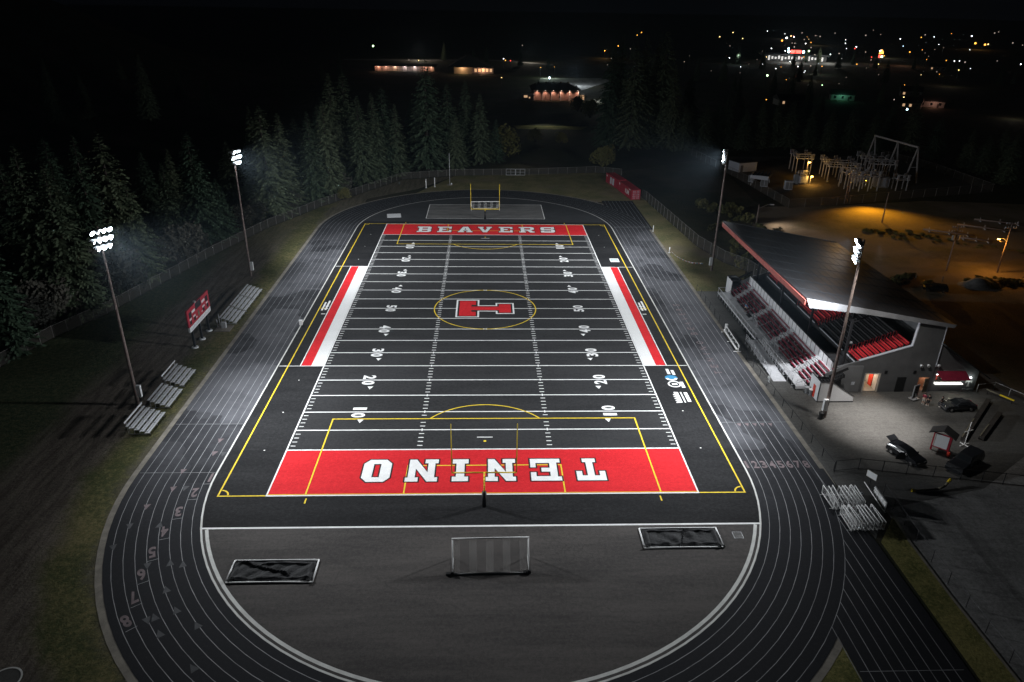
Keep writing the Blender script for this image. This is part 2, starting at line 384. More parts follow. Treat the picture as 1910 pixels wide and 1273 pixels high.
cy.sample_clamp_indirect = 4; cy.caustics_reflective = False; cy.caustics_refractive = False

# ------------------------------------------------------------------ ground sheets
YN, YF, R0, LW = -50.3, 51.0, 31.2, 1.05
def arc(cx, cy_, r, a0, a1, n):
    return [(cx + r * math.cos(R(a0 + (a1 - a0) * k / n)), cy_ + r * math.sin(R(a0 + (a1 - a0) * k / n))) for k in range(n + 1)]
def stad(r, n=48): return arc(0, YN, r, 180, 360, n) + arc(0, YF, r, 0, 180, n)
def flat(pts, z): m = M(); m.tess([pts], lambda u, v: (u, v, z)); return m
m = M(); m.poly([(-2600, -320, -.06), (2600, -320, -.06), (2600, 4200, -.06), (-2600, 4200, -.06)]); struct(m, 'ground', 'ground')
struct(flat([(-90, -130), (18, -130), (18, -84), (-30, -78), (-33, 80), (-20, 92), (-9.5, 109.8), (-25.8, 104), (-32.4, 91.7), (-43.8, 71), (-52.5, 50.5), (-58.5, 29.8), (-62.6, 11.7), (-66, -3), (-69.9, -13), (-72.2, -23.5), (-80, -60)], -.045), 'grass_verge', 'verge')
struct(flat([(-24, 78), (40, 78), (40.5, 9), (50, 9), (54.6, 21), (51.5, 26), (48.7, 37.5), (47.1, 57.7), (45.3, 79.6), (43.5, 112), (36, 116.5), (-9.5, 110.2)], -.043), 'grass_field', 'vergef')
struct(flat([(41.3, -63.5), (44.6, -59.5), (44.3, -79), (44.5, -130), (40.9, -130)], -.030), 'grass_strip', 'strip')
struct(flat([(20, -96), (31.4, -96), (31.4, -73), (24, -78)], -.034), 'grass_wedge', 'strip')
struct(flat([(41, -63), (41, 9), (50, 9), (66, 9), (77.5, -26), (77.5, -33), (73, -44), (58, -54.5), (44.6, -58)], -.036), 'pavement', 'plaza')
struct(flat([(44.4, -130), (44.4, -56.2), (58, -53.6), (73.5, -43), (77, -33), (150, -33), (150, -130)], -.040), 'gravel_lot_ground', 'lot')
struct(flat([(57, 32), (76, 74), (98, 75.5), (127, 82), (160, 78), (190, 40), (190, -33), (77.5, -33), (66, 9)], -.048), 'dirt_ground', 'dirt')
struct(flat([(47, 58), (49, 37.5), (54.8, 21.3), (57, 32), (76, 74), (82, 144), (44, 118), (45.6, 79.6)], -.050), 'scrub_ground', 'scrub')
struct(flat([(83.5, 73), (98.5, 76), (124.5, 85), (154.5, 93.5), (153, 127), (147, 150), (95, 146), (76, 148), (81, 110)], -.034), 'substation_ground', 'subg')
# track: bend ring, straight chutes, apron and kerb
m = M(); a = stad(R0); b = stad(40.35)
for k in range(len(a)):
    j = (k + 1) % len(a); m.poly([(*a[k], 0), (*b[k], 0), (*b[j], 0), (*a[j], 0)])
struct(m, 'track_surface', 'track')
m = M(); m.poly([(31.3, -130, -.010), (40.8, -130, -.010), (40.8, YN, -.010), (31.3, YN, -.010)])
m.poly([(32.6, YF, -.010), (41.4, YF, -.010), (41.4, 79.5, -.010), (32.6, 79.5, -.010)]); struct(m, 'track_chute_surface', 'track')
m = M(); a = stad(40.35); b = stad(41.0)
for k in range(len(a)):
    j = (k + 1) % len(a); m.poly([(*a[k], -.018), (*b[k], -.018), (*b[j], -.018), (*a[j], -.018)])
struct(m, 'track_apron_surface', 'curbc')
DL = -60.35
def dx(y): return math.sqrt(max(0, (R0 + .05) ** 2 - (y - YN) ** 2))
a0 = math.degrees(math.asin((DL - YN) / R0))
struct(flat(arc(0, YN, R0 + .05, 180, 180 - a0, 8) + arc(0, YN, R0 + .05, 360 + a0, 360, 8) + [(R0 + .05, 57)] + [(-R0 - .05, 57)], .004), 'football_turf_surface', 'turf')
struct(flat(arc(0, YN, R0 + .05, 180 - a0, 360 + a0, 40), .004), 'near_asphalt_ground', 'dnear')
struct(flat([(-R0 - .05, YF)] + [(-R0 - .05, 57)] + [(R0 + .05, 57)] + arc(0, YF, R0 + .05, 0, 180, 40)[:-1], -.002), 'far_rubber_ground', 'dfar')
struct(flat([(-15.1, 60), (15.2, 60), (15.2, 74.3), (-15.1, 74)], .008), 'far_pad_surface', 'pad')

# ------------------------------------------------------------------ painted markings on the turf
MK = M(); Wm, Ym, Rm, Km, Bm, Tm = range(6)
FX, FY, GY = 24.384, 54.864, 45.72; YD = .9144
def ln(x0, y0, x1, y1, wd, z, mm=Wm): MK.strip([(x0, y0), (x1, y1)], wd, z, mm)
def rect(x0, y0, x1, y1, z, mm): MK.poly([(x0, y0, z), (x1, y0, z), (x1, y1, z), (x0, y1, z)], mm)
for s in (-1, 1):
    y0, y1 = sorted((s * GY, s * FY)); rect(-FX, y0, FX, y1, .010, Rm)
    ln(-FX - .1, s * FY, FX + .1, s * FY, .2, .018)
    ln(s * FX, -FY + .1, s * FX, FY - .1, .18, .0205)
    rect(*sorted((s * 24.5, s * 26.32))[:1], -22.8, sorted((s * 24.5, s * 26.32))[1], 22.8, .010, Tm)
    rect(sorted((s * 26.34, s * 27.82))[0], -22.8, sorted((s * 26.34, s * 27.82))[1], 22.8, .010, Rm)
    ln(s * 27.95, -22.8, s * 27.95, 22.8, .16, .012)
    for yy in (-22.88, 22.88): ln(s * 24.5, yy, s * 31.1, yy, .16, .0145)
    ln(-1, s * (GY - 2.74), 1, s * (GY - 2.74), .16, .018)
for k in range(21):
    y = (k - 10) * 5 * YD; ln(-FX, y, FX, y, .20 if 0 < k < 20 else .22, .016)
    if 0 < k < 20:
        for hx in (-8.128, 8.128): ln(hx, y - .3, hx, y + .3, .16, .0225)
for k in range(1, 100):
    y = (k - 50) * YD
    if k % 5:
        for hx in (-8.128, 8.128): ln(hx - .33, y, hx + .33, y, .16, .018)
        for s in (-1, 1): ln(s * (FX - .25), y, s * (FX - .86), y, .13, .018)
for s in (-1, 1):
    for k in range(-5, 6):
        y = k * 10 * YD
        if abs(y) > 24: MK.poly([(s * 27.1 + .11 * math.cos(t * PI / 3), y + .11 * math.sin(t * PI / 3), .0155) for t in range(6)], Wm)
# soccer lines in yellow
Z = .0250
for s in (-1, 1):
    ln(s * 29.75, -54.95, s * 29.75, 54.95, .18, Z, Ym)
    for x0, x1 in ((-29.68, -24.5), (24.5, 29.68)): ln(x0, s * 54.86, x1, s * 54.86, .17, Z, Ym)
    ln(-24.4, s * 54.66, 24.4, s * 54.66, .10, Z, Ym)
    MK.strip([(-20.1, s * 54.6), (-20.1, s * 38.4), (20.1, s * 38.4), (20.1, s * 54.6)], .18, Z + .001, Ym)
    MK.strip([(-9.15, s * 54.6), (-9.15, s * 49.2), (9.15, s * 49.2), (9.15, s * 54.6)], .17, Z + .001, Ym)
    for x in (-19.85, 19.85): ln(x, s * 55.4, x, s * 56.3, .16, Z, Ym)
    a = arc(0, s * 43.9, 9.15, 37.5, 142.5, 20); a = [(x, s * abs(43.9 - (y - s * 43.9)) if s > 0 else y) for x, y in a]
    MK.strip(a, .17, Z + .003, Ym)
    MK.poly([(.2 * math.cos(t * PI / 5), s * 43.9 + .2 * math.sin(t * PI / 5), Z) for t in range(10)], Ym)
    for sx in (-1, 1):
        q0, q1 = (0, 90) if (sx < 0 and s < 0) else (90, 180) if s < 0 else (270, 360) if sx < 0 else (180, 270)
        MK.strip(arc(sx * 29.68, s * 54.8, 1.0, q0 + 6, q1 - 6, 8), .17, Z + .003, Ym)
    ln(s * 28.6, 0, s * 29.6, 0, .17, Z, Ym)
MK.strip(arc(0, 0, 9.15, 0, 360, 72)[:-1], .18, Z, Ym, closed=True)
for s in (-1, 1):
    for q in (-1, 1): ln(-.35, s * 9.14 - q * .25, .35, s * 9.14 + q * .25, .1, Z + .002 + .002 * (q > 0))
# block letters
GL = {
 'T': [[(.27, 0), (.73, 0), (.73, .17), (.62, .17), (.62, .78), (.8, .78), (.8, .58), (1, .58), (1, 1), (0, 1), (0, .58), (.2, .58), (.2, .78), (.38, .78), (.38, .17), (.27, .17)]],
 'E': [[(0, 0), (1, 0), (1, .4), (.82, .4), (.82, .2), (.36, .2), (.36, .42), (.64, .42), (.64, .6), (.36, .6), (.36, .8), (.82, .8), (.82, .62), (1, .62), (1, 1), (0, 1), (0, .82), (.12, .82), (.12, .18), (0, .18)]],
 'N': [[(0, 0), (.42, 0), (.42, .18), (.32, .18), (.32, .6), (.7, 0), (.92, 0), (.92, .82), (1, .82), (1, 1), (.6, 1), (.6, .82), (.7, .82), (.7, .42), (.32, 1), (0, 1), (0, .82), (.1, .82), (.1, .18), (0, .18)]],
 'I': [[(0, 0), (1, 0), (1, .2), (.76, .2), (.76, .8), (1, .8), (1, 1), (0, 1), (0, .8), (.24, .8), (.24, .2), (0, .2)]],
 'O': [[(.2, 0), (.8, 0), (1, .18), (1, .82), (.8, 1), (.2, 1), (0, .82), (0, .18)], [(.38, .2), (.38, .8), (.64, .8), (.64, .2)]],
 'B': [[(0, 0), (.85, 0), (1, .13), (1, .42), (.93, .5), (1, .58), (1, .87), (.85, 1), (0, 1), (0, .82), (.12, .82), (.12, .18), (0, .18)], [(.36, .2), (.36, .4), (.74, .4), (.74, .2)], [(.36, .6), (.36, .8), (.74, .8), (.74, .6)]],
 'A': [[(0, 0), (.42, 0), (.42, .17), (.33, .17), (.37, .3), (.63, .3), (.67, .17), (.58, .17), (.58, 0), (1, 0), (1, .17), (.93, .17), (.68, 1), (.32, 1), (.07, .17), (0, .17)], [(.43, .47), (.5, .74), (.57, .47)]],
 'V': [[(.36, 0), (.64, 0), (.93, .83), (1, .83), (1, 1), (.6, 1), (.6, .83), (.68, .83), (.5, .3), (.32, .83), (.4, .83), (.4, 1), (0, 1), (0, .83), (.07, .83)]],
 'R': [[(0, 0), (.44, 0), (.44, .17), (.36, .17), (.36, .36), (.52, .36), (.7, 0), (1, 0), (1, .17), (.9, .17), (.8, .42), (1, .55), (1, .87), (.85, 1), (0, 1), (0, .82), (.12, .82), (.12, .17), (0, .17)], [(.36, .54), (.36, .8), (.74, .8), (.74, .54)]],
 'S': [[(0, 0), (.88, 0), (1, .12), (1, .48), (.88, .6), (.26, .6), (.26, .78), (.76, .78), (.76, .66), (1, .66), (1, 1), (.12, 1), (0, .88), (0, .52), (.12, .4), (.74, .4), (.74, .22), (.24, .22), (.24, .34), (0, .34)]],
}
def grow(lp, d):
    out = []; n = len(lp)
    for k in range(n):
        p0, p1, p2 = (Vector(lp[(k + q) % n]) for q in (-1, 0, 1))
        d1 = (p1 - p0).normalized(); d2 = (p2 - p1).normalized(); n1 = Vector((d1.y, -d1.x)); n2 = Vector((d2.y, -d2.x))
        nn = n1 + n2
        if nn.length < .2: nn = n1
        nn.normalize(); q = p1 + nn * (d / max(.45, nn.dot(n1))); out.append((q.x, q.y))
    return out
def glyph(ch, x0, y0, wd, ht, fn, layers):      # layers: (grow, z, material)
    base = [[(p[0] * wd, p[1] * ht) for p in lp] for lp in GL[ch]]
    for g, z, mm in layers:
        loops = [grow(lp, g) if g else lp for lp in base]
        MK.tess(loops, lambda u, v: (*fn(x0 + u, y0 + v), z), mm)
lay = [(.17, .0300, Km), (0, .0335, Wm)]
for ch, a, b in (('T', -14.3, -10.85), ('E', -9.05, -5.45), ('N', -3.65, -.1), ('I', 1.95, 3.85), ('N', 5.55, 9.3), ('O', 11.1, 14.4)):
    glyph(ch, a, 47.95, b - a, 4.45, lambda u, v: (-u, -v), lay)
for ch, a, b in (('B', -16.5, -13.1), ('E', -11.6, -8.2), ('A', -6.6, -3.1), ('V', -1.8, 1.65), ('E', 3.3, 6.65), ('R', 8.2, 11.9), ('S', 13.5, 16.9)):
    glyph(ch, a, 47.9, b - a, 4.6, lambda u, v: (u, v), lay)
GL['L'] = [[(.22, 0), (.78, 0), (.78, .23), (.62, .23), (.62, .77), (.73, .77), (.73, .68), (1, .68), (1, 1), (0, 1), (0, .68), (.27, .68), (.27, .77), (.38, .77), (.38, .23), (.22, .23)]]
GL['M'] = [[(.22, 0), (.78, 0), (.78, .23), (.62, .23), (.62, .68), (1, .68), (1, 1), (0, 1), (0, .68), (.38, .68), (.38, .23), (.22, .23)]]
lf = lambda u, v: (-v, u)
glyph('M', -3.5, -4.65, 7.0, 9.3, lf, [(.60, .0300, Wm), (.30, .0330, Km)]); glyph('L', -3.5, -4.65, 7.0, 9.3, lf, [(0, .0360, Rm)])
# yard numbers
for k in range(1, 10):
    n_ = k * 10 if k <= 5 else 100 - k * 10; y = (k - 5) * 10 * YD
    for s in (-1, 1):
        d0, d1 = str(n_)[0], str(n_)[1]
        ux = (0, -s * -1, 0); ux = (0, s, 0); uy = (-s, 0, 0)
        for q, d in ((-1, d0), (1, d1)):
            wd = 1.15 if d != '1' else .62
            MK.text(d, (s * 16.95, y + s * q * .86, .0300), ux, uy, wd, 1.85, Wm, .035)
        if n_ != 50:
            t = 1 if y > 0 else -1; yy = y + t * 2.0; xx = s * 16.45
            MK.poly([(xx - .42, yy, .0300), (xx, yy + t * .85, .0300), (xx + .42, yy, .0300)] if t < 0 else [(xx + .42, yy, .0300), (xx, yy + t * .85, .0300), (xx - .42, yy, .0300)], Wm)
# marks of the sponsors beside the team areas
def block_rows(x0, y0, rows, z):
    for dx_, a, b, wd in rows: ln(x0 + dx_, y0 + a, x0 + dx_, y0 + b, wd, z)
block_rows(28.05, -25.0, ((-.35, -.75, .95, .45), (.35, -1.0, .55, .45)), .014)
MK.poly([(27.75 + .95 * math.cos(t * PI / 8), -26.9 + .8 * math.sin(t * PI / 8), .014) for t in range(16)], Bm)
MK.strip(arc(27.75, -26.9, .72, 190, 350, 10), .38, .017, Wm)
MK.strip(arc(27.75, -28.9, .85, 0, 360, 22)[:-1], .24, .014, Wm, closed=True); ln(27.4, -28.9, 28.2, -28.9, .5, .0165)
ln(28.9, -28.2, 28.9, -30.0, .5, .014)
block_rows(27.9, -32.6, ((-.55, -1.7, 1.3, .62), (.15, -1.7, 1.3, .2), (.8, -1.5, 1.2, .5)), .014)
for k in range(5): ln(27.0, -31.9 - k * .55, 27.0, -32.15 - k * .55, .4, .0125)
rect(27.0, 26.2, 28.9, 28.5, .014, Wm); rect(27.25, 26.7, 28.65, 28.0, .0165, Bm); rect(27.4, 27.1, 28.5, 27.6, .019, Wm)
for s in (-1, 1):
    block_rows(s * 28.85, 1.2, ((-.3, -2.2, 1.7, .32), (.3, -2.0, 2.4, .34)), .014)
    for yy in (-2.6, 1.0, -.2): ln(s * 28.2, yy, s * 28.9, yy, .3, .0165)
# white edge of the near and far ends
ln(-dx(DL), DL, dx(DL), DL, .26, .018)
MK.strip([(-15.1, 60), (15.2, 60), (15.2, 74.3), (-15.1, 74)], .16, .013, Wm, closed=True)
struct(MK, 'field_markings', ['line', 'yline', 'red', 'blackp', 'bluep', 'wturf'])

# ------------------------------------------------------------------ painted markings on the track
TK = M(); Lm, Cm, Pm, Gm = range(4)
TK.strip(stad(R0 + .12), .20, .010, Cm, closed=True)
TK.strip(arc(0, YN, R0 - .42, 180 - a0 + .6, 360 + a0 - .6, 48), .34, .016, Cm)
for k in range(1, 9): TK.strip(stad(R0 + LW * k), .055, .006, Lm, closed=True)
for k in range(0, 9):
    x = R0 + LW * k
    TK.strip([(x, -130), (x, YN - math.sqrt((R0 + LW * 8) ** 2 - x * x + .3))], .06, .003, Lm)
    xf = x + 1.2 * (k > 0); TK.strip([(xf, YF + math.sqrt(max(.3, (R0 + LW * 8.2) ** 2 - xf * xf))), (xf, 79.3)], .06, .003, Lm)
TK.strip([(31.5, -79.5), (40.4, -79.5)], .05, -.002, Lm)
TK.strip([(32, 53), (40.6, 53.2)], .14, .0085, Lm)
for x0, x1, y in ((-40.2, -31.4, -50.3), (-40.2, -31.4, -39.5), (31.4, 40.3, -39.6)): TK.strip([(x0, y), (x1, y)], .05, .0085, Lm)
def tri(x, y, ang, mm, s=.55):
    c, q = math.cos(R(ang)), math.sin(R(ang)); P = [(-s * .6, -s * .8), (s * .6, -s * .8), (0, s * .8)]
    TK.poly([(x + c * u - q * v, y + q * u + c * v, .009) for u, v in P], mm)
for k in range(3, 8): tri(R0 + LW * (k + .5) - 1.1, -40.3, 180, Pm, .5)
for x, y, a, mm in ((-31.86, -46.5, 180, Gm), (-33.0, -46.4, 180, Pm), (-35.4, -50.1, 180, Pm), (-33.9, -53.4, 180, Gm), (-36.8, -56.7, 190, Pm), (-35.2, -53.5, 190, Pm), (-37.2, -59.9, 200, Gm), (-37.4, -63.2, 205, Gm),
                    (-34.2, -59.6, 10, Gm), (-32.9, -65.9, 200, Gm), (-30.9, -65.4, 20, Gm), (-29.6, -65.6, 20, Gm), (-29.9, -69.0, 30, Gm), (-29.6, -72.4, 35, Gm), (-28.0, -71.6, 35, Gm), (-28.4, -74.3, 35, Gm), (-30.0, -72.9, 215, Gm), (-25.5, -73.4, 40, Gm), (-24.2, -78.0, 45, Gm), (-33.2, -43.5, 180, Pm)):
    tri(x, y, a, mm, .62)
for k in range(8):
    TK.text(str(k + 1), (R0 + LW * (k + .5), -49.4, .012), (1, 0, 0), (0, 1, 0), .72 if k else .30, 1.5, Pm, .03)
for n_, x, y, a in ((1, -31.9, -51.3, 181), (2, -32.9, -54.2, 188), (3, -33.6, -57.6, 193), (4, -33.8, -60.9, 198), (5, -33.7, -64.1, 204), (6, -33.3, -67.2, 211), (7, -32.8, -70.2, 217), (8, -32.2, -73.1, 224)):
    u = Vector((math.cos(R(a)), math.sin(R(a)), 0)); v = Vector((-u.y, u.x, 0)); q = Vector((x, y - YN, 0)).normalized() * (R0 + LW * (n_ - .5)); x, y = q.x, q.y + YN
    TK.text(str(n_), (x, y, .012), u, v, .70 if n_ > 1 else .28, 1.7, Pm, .035)
    o = Vector((x, y, 0)) - v * -1.25
    TK.strip([(o.x - u.x * .5, o.y - u.y * .5), (o.x + u.x * .5, o.y + u.y * .5)], .06, .0085, Lm)
y = -25.2
for wd in ('TENINO', 'BEAVERS'):
    for ch in wd:
        TK.text(ch, (35.35, y, .012), (0, 1, 0), (-1, 0, 0), .95 if ch != 'I' else .22, 1.15, Pm, .01); y += 2.12
    y += 1.5
struct(TK, 'track_markings', ['lane', 'kerb', 'pink', 'greym'])

tc_ = thing('throwing_circle', 'round concrete throwing circle with a pale rim at the near left corner', 'ring', (-38.9, -79.0, 0))
m = M(); m.strip(arc(0, 0, 1.25, 0, 360, 28)[:-1], .14, .05, 0, True); m.build('rim', 'kerb', tc_); m = M(); m.poly([(*p, .02) for p in arc(0, 0, 1.2, 0, 360, 28)[:-1]]); m.build('slab', 'apron', tc_)
# ------------------------------------------------------------------ floodlight poles
def flood_pole(x, y, label, armdir, aims, power, rows=((4, 24.5), (4, 23.45), (3, 22.45)), boxd=(.9, 0)):
    root = thing('floodlight_pole', label, 'floodlight', (x, y, 0), group='floodlight poles round the track')
    m = M(); m.tube((0, 0, -.05), (0, 0, 24.9), .24, .13, 12); m.build('pole', 'wood', root, smooth=True)
    ad = Vector((*armdir, 0)).normalized(); fw = Vector((aims[0][0] - x, aims[0][1] - y, 0)); fw = (fw - ad * fw.dot(ad)).normalized()
    first = None
    for ri, (n, z) in enumerate(rows):
        hl = .38 * n
        m = M(); m.bar(ad * -hl + Vector((0, 0, z)) + fw * .16, ad * hl + Vector((0, 0, z)) + fw * .16, .12, .12)
        m.bar(Vector((0, 0, z - .5)), ad * hl * .6 + Vector((0, 0, z)) + fw * .16, .05, .05); m.build('crossarm', 'galv', root)
        for k in range(n):
            off = (k - (n - 1) / 2) * .74
            pos = ad * off + Vector((0, 0, z - .05)) + fw * .55
            aim = Vector((*aims[(k + ri) % len(aims)], 0)) - Vector((x, y, 0)) - pos
            if first is None:
                m = M(); m.lathe((0, 0, 0), (0, 0, 1), ((-.36, .14), (-.28, .24), (-.05, .33), (.10, .36), (.12, .35)), 14)
                m.bar((-.36, 0, 0), (-.36, 0, -.42), .05, .05); m.bar((.36, 0, 0), (.36, 0, -.42), .05, .05); m.bar((-.38, 0, -.42), (.38, 0, -.42), .05, .05)
                f = m.build('floodlight', 'galv', root, smooth=True); first = f
                m = M(); m.lathe((0, 0, 0), (0, 0, 1), ((.125, .335), (.15, .28), (.165, .02)), 14); l = m.build('lens', 'lens', f)
            else:
                f = first.copy(); COL.objects.link(f); f.parent = root
                l = first.children[0].copy(); COL.objects.link(l); l.parent = f
            f.location = pos; f.rotation_euler = aim.to_track_quat('Z', 'Y').to_euler()
        # one lamp carries the light of the row
        for q, am in enumerate(aims):
            lamp('row_light', 'SPOT', tuple(Vector((x, y, z)) + fw * 1.15 + ad * (q - (len(aims) - 1) / 2) * 1.1), power / (len(rows) * len(aims)), (.93, .97, 1.0), (*am, 0), .22, 118, 1.0, root)
    bx, by = boxd
    m = M(); m.box(bx - .28, bx + .28, by - .22, by + .22, 1.2, 2.9); m.bar((0, 0, 2.6), (bx, by, 2.6), .08, .08); m.bar((0, 0, 1.5), (bx, by, 1.5), .08, .08); m.build('control_box', 'sign', root)
    return root
PW = 130000
flood_pole(-47.16, -34.34, 'tall wooden floodlight pole beside the lower left bleachers', (.55, .83), [(-6, -52), (-6, -26), (8, -42)], PW, boxd=(.45, .1))
flood_pole(46.02, -38.32, 'tall wooden floodlight pole in front of the grandstand stairs', (.33, .94), [(4, -50), (4, -26), (-10, -38)], PW, boxd=(-.35, -.3))
flood_pole(-46.8, 16.89, 'tall wooden floodlight pole beyond the scoreboard, close to the firs', (.30, .95), [(-4, 44), (-4, 2), (4, 72)], PW, boxd=(.45, 0))
flood_pole(47.37, 20.97, 'tall wooden floodlight pole beyond the far end of the grandstand', (.30, .95), [(4, 44), (4, 4), (-4, 72)], PW, boxd=(-.4, -.1))
lamp('spill_light', 'SPOT', (44.9, -37.0, 21.5), 34000, (.95, .97, 1.0), (44.9, -27.5, 14.0), .3, 84, 1.0, bpy.data.objects['floodlight_pole.001']); lamp('yard_light', 'SPOT', (47.4, -39.9, 24.6), 11000, (1.0, .96, .90), (55.5, -35.5, 0), .25, 84, 1.0, bpy.data.objects['floodlight_pole.001']); lamp('yard_light', 'SPOT', (47.7, -38.9, 24.6), 52000, (1.0, .95, .90), (52.0, -39.8, 0), .25, 40, 1.0, bpy.data.objects['floodlight_pole.001'])

# ------------------------------------------------------------------ goalposts
def goalpost(y, face, label):
    root = thing('football_goalpost', label, 'goalpost', (-.05, y, 0), group='yellow football goalposts')
    m = M(); m.tube((0, 0, 0), (0, 0, 1.95), .26, .26, 14); m.build('pad', 'black', root, smooth=True)
    o = 2.0 * face; m = M(); m.tube((0, 0, 1.9), (0, 0, 2.35), .09, .09, 10)
    pts = [(0, o * (1 - math.cos(R(t))) * .999, 2.35 + .7 * math.sin(R(t))) for t in range(0, 91, 15)]
    m.path(pts, .09, 10); m.build('gooseneck', 'yellow', root, smooth=True)
    m = M(); m.tube((-3.6, o, 3.05), (3.6, o, 3.05), .085, .085, 10); m.build('crossbar', 'yellow', root, smooth=True)
    for s in (-1, 1):
        m = M(); m.tube((s * 3.58, o, 3.05), (s * 3.58, o, 9.35), .06, .05, 10); m.build('upright', 'yellow', root, smooth=True)
goalpost(-57.0, 1, 'yellow football goalpost with black padded base before the TENINO end zone')
goalpost(60.0, -1, 'yellow football goalpost with black padded base beyond the BEAVERS end zone')

# ------------------------------------------------------------------ soccer goals
def net_panel(m, fn, nu, nv, r=.0055, nb=9):
    for k in range(nu + nv + 1):      # diamonds on a unit square
        for dirn in (0, 1):
            pass
    for i in range(nu):
        for j in range(nv):
            a, b = i / nu, (i + 1) / nu; c, d = j / nv, (j + 1) / nv
            mm = 0 if int((a + .02) * nb) % 2 == 0 else 1
            m.tube(fn(a, c), fn(b, d), r, r, 3, mm, False); m.tube(fn(b, c), fn(a, d), r, r, 3, mm, False)
def soccer_goal(x, y, rz, label):
    root = thing('soccer_goal', label, 'soccer goal', (x, y, 0), rz, 'standing white soccer goals')
    W2, H, D = 3.75, 2.44, 2.3
    for s in (-1, 1):
        m = M(); m.tube((s * W2, 0, 0), (s * W2, 0, H), .075, .075, 10); m.build('post', 'white', root, smooth=True)
        m = M(); m.tube((s * W2, 0, .06), (s * W2, -D, .06), .06, .06, 8); m.tube((s * W2, 0, H - .04), (s * W2, -D, .06), .045, .045, 8)
        m.tube((s * W2, -.75, .06), (s * W2, -.75, H * .66), .035, .035, 8); m.build('side_frame', 'white', root, smooth=True)
        m = M(); m.lathe((s * W2 - .15, -D - .05, .18), (1, 0, 0), ((0, .18), (.3, .18)), 12); m.box(s * W2 - .6, s * W2 - .2, -D - .2, -D + .1, 0, .22); m.build('wheel', 'black', root)
    m = M(); m.tube((-W2 - .07, 0, H), (W2 + .07, 0, H), .075, .075, 10); m.build('crossbar', 'white', root, smooth=True)
    m = M(); m.tube((-W2, -D, .08), (W2, -D, .08), .07, .07, 8); m.build('ground_bar', 'white', root, smooth=True)
    m = M(); net_panel(m, lambda u, v: (-W2 + 2 * W2 * u, -.06 - (D - .1) * v, H - .05 - (H - .15) * v - .22 * math.sin(PI * v) * 0.6), 50, 20)
    for s in (-1, 1): net_panel(m, lambda u, v: (s * (W2 - .02), -.05 - (D - .1) * v * 1.0, .08 + (H - .15) * u * (1 - v)), 10, 10, .007, 1)
    m.build('net', ['netw', 'netd'], root)
soccer_goal(.58, -65.15, .015, 'white soccer goal standing open on the near asphalt half circle')
soccer_goal(0, 67.9, PI + .06, 'white soccer goal standing behind the far goalpost')
def lying_goal(x, y, rz, label, sd):
    root = thing('lying_soccer_goal', label, 'soccer goal', (x, y, 0), rz, 'soccer goals tipped on the ground')
    w2, h2 = 4.1, 1.5; m = M()
    m.tube((-w2, h2, .09), (w2, h2, .09), .085, .085, 8); m.tube((-w2, -h2, .09), (w2, -h2, .09), .085, .085, 8)
    m.tube((-w2, -h2, .09), (-w2, h2, .09), .085, .085, 8); m.tube((w2, -h2, .09), (w2, h2, .09), .085, .085, 8); m.build('frame', 'white', root, smooth=True)
    r_ = random.Random(sd); m = M(); nu, nv = 60, 24
    ph = [(r_.uniform(.5, 2.4), r_.uniform(-2, 2), r_.uniform(0, 6), r_.uniform(.02, .05)) for _ in range(9)]
    def hz(u, v):
        xx, yy = -w2 + .1 + (2 * w2 - .2) * u, -h2 + .1 + (2 * h2 - .2) * v
        h = .10 + sum(a * math.sin(fx * xx * 2 + fy * yy * 2 + p) for fx, fy, p, a in ph)
        h += .30 * max(0, 1 - abs(yy - (.55 - .33 * (xx + 1.5)) * (1 if sd == 1 else -9)) / .16) * (1 if xx < 1.5 else 0)
        e = min(u, 1 - u, v * h2 / w2, (1 - v) * h2 / w2) * 2 * w2
        return (xx, yy, max(.03, h * min(1, e / .25 + .25) + .16 * math.exp(-((e - .45) / .14) ** 2)) + r_.uniform(0, .025))
    G = [[hz(i / nu, j / nv) for j in range(nv + 1)] for i in range(nu + 1)]
    for i in range(nu):
        for j in range(nv): m.poly([G[i][j], G[i + 1][j], G[i + 1][j + 1], G[i][j + 1]])
    m.build('net', 'netb', root)
    for cx, cy_ in ((-w2 + .35, -h2 + .25), (w2 - .3, -h2 + .2)):
        m = M()
        for k in range(7): m.tube((cx + r_.uniform(-.4, .4), cy_ + r_.uniform(-.25, .2), .05), (cx + r_.uniform(-.5, .5), cy_ + r_.uniform(-.3, .3), .32), .09, .06, 6)
        m.build('net_bundle', 'black', root)
lying_goal(-20.5, -66.85, 0, 'soccer goal lying flat under a folded black net, left of the upright goal', 1)
lying_goal(20.45, -62.6, 0, 'soccer goal lying flat under a spread black net, right of the upright goal', 2)

# ------------------------------------------------------------------ small field furniture
def post_thing(name, x, y, h, r, label, cat, mk='white', base=0, group=None):
    root = thing(name, label, cat, (x, y, 0), group=group); m = M(); m.tube((0, 0, 0), (0, 0, h), r, r * .85, 10); m.build('shaft', mk, root, smooth=True)
    m = M(); m.lathe((0, 0, 0), (0, 0, 1), ((0, r * 2.2), (.08, r * 2.2), (.1, r * 1.2)), 12); m.build('collar', mk, root)
    return root
post_thing('white_post', -17.53, 93.32, 2.7, .13, 'left of the two short white posts on the far grass', 'post', group='white posts on the far grass')
post_thing('white_post', -15.09, 94.77, 2.75, .13, 'right of the two short white posts on the far grass', 'post', group='white posts on the far grass')
fp = post_thing('flagpole', -10.75, 97.7, 9.4, .10, 'bare pale flagpole standing on a round base on the far grass', 'flagpole', 'galv')
m = M(); m.lathe((0, 0, 0), (0, 0, 1), ((-.02, .9), (.06, .85), (.07, .3)), 20); m.build('round_base', 'curbc', fp); m = M(); m.lathe((.5, .3, 0), (0, 0, 1), ((0, .2), (.35, .2), (.45, .1)), 10); m.build('ground_light', 'sign', fp)
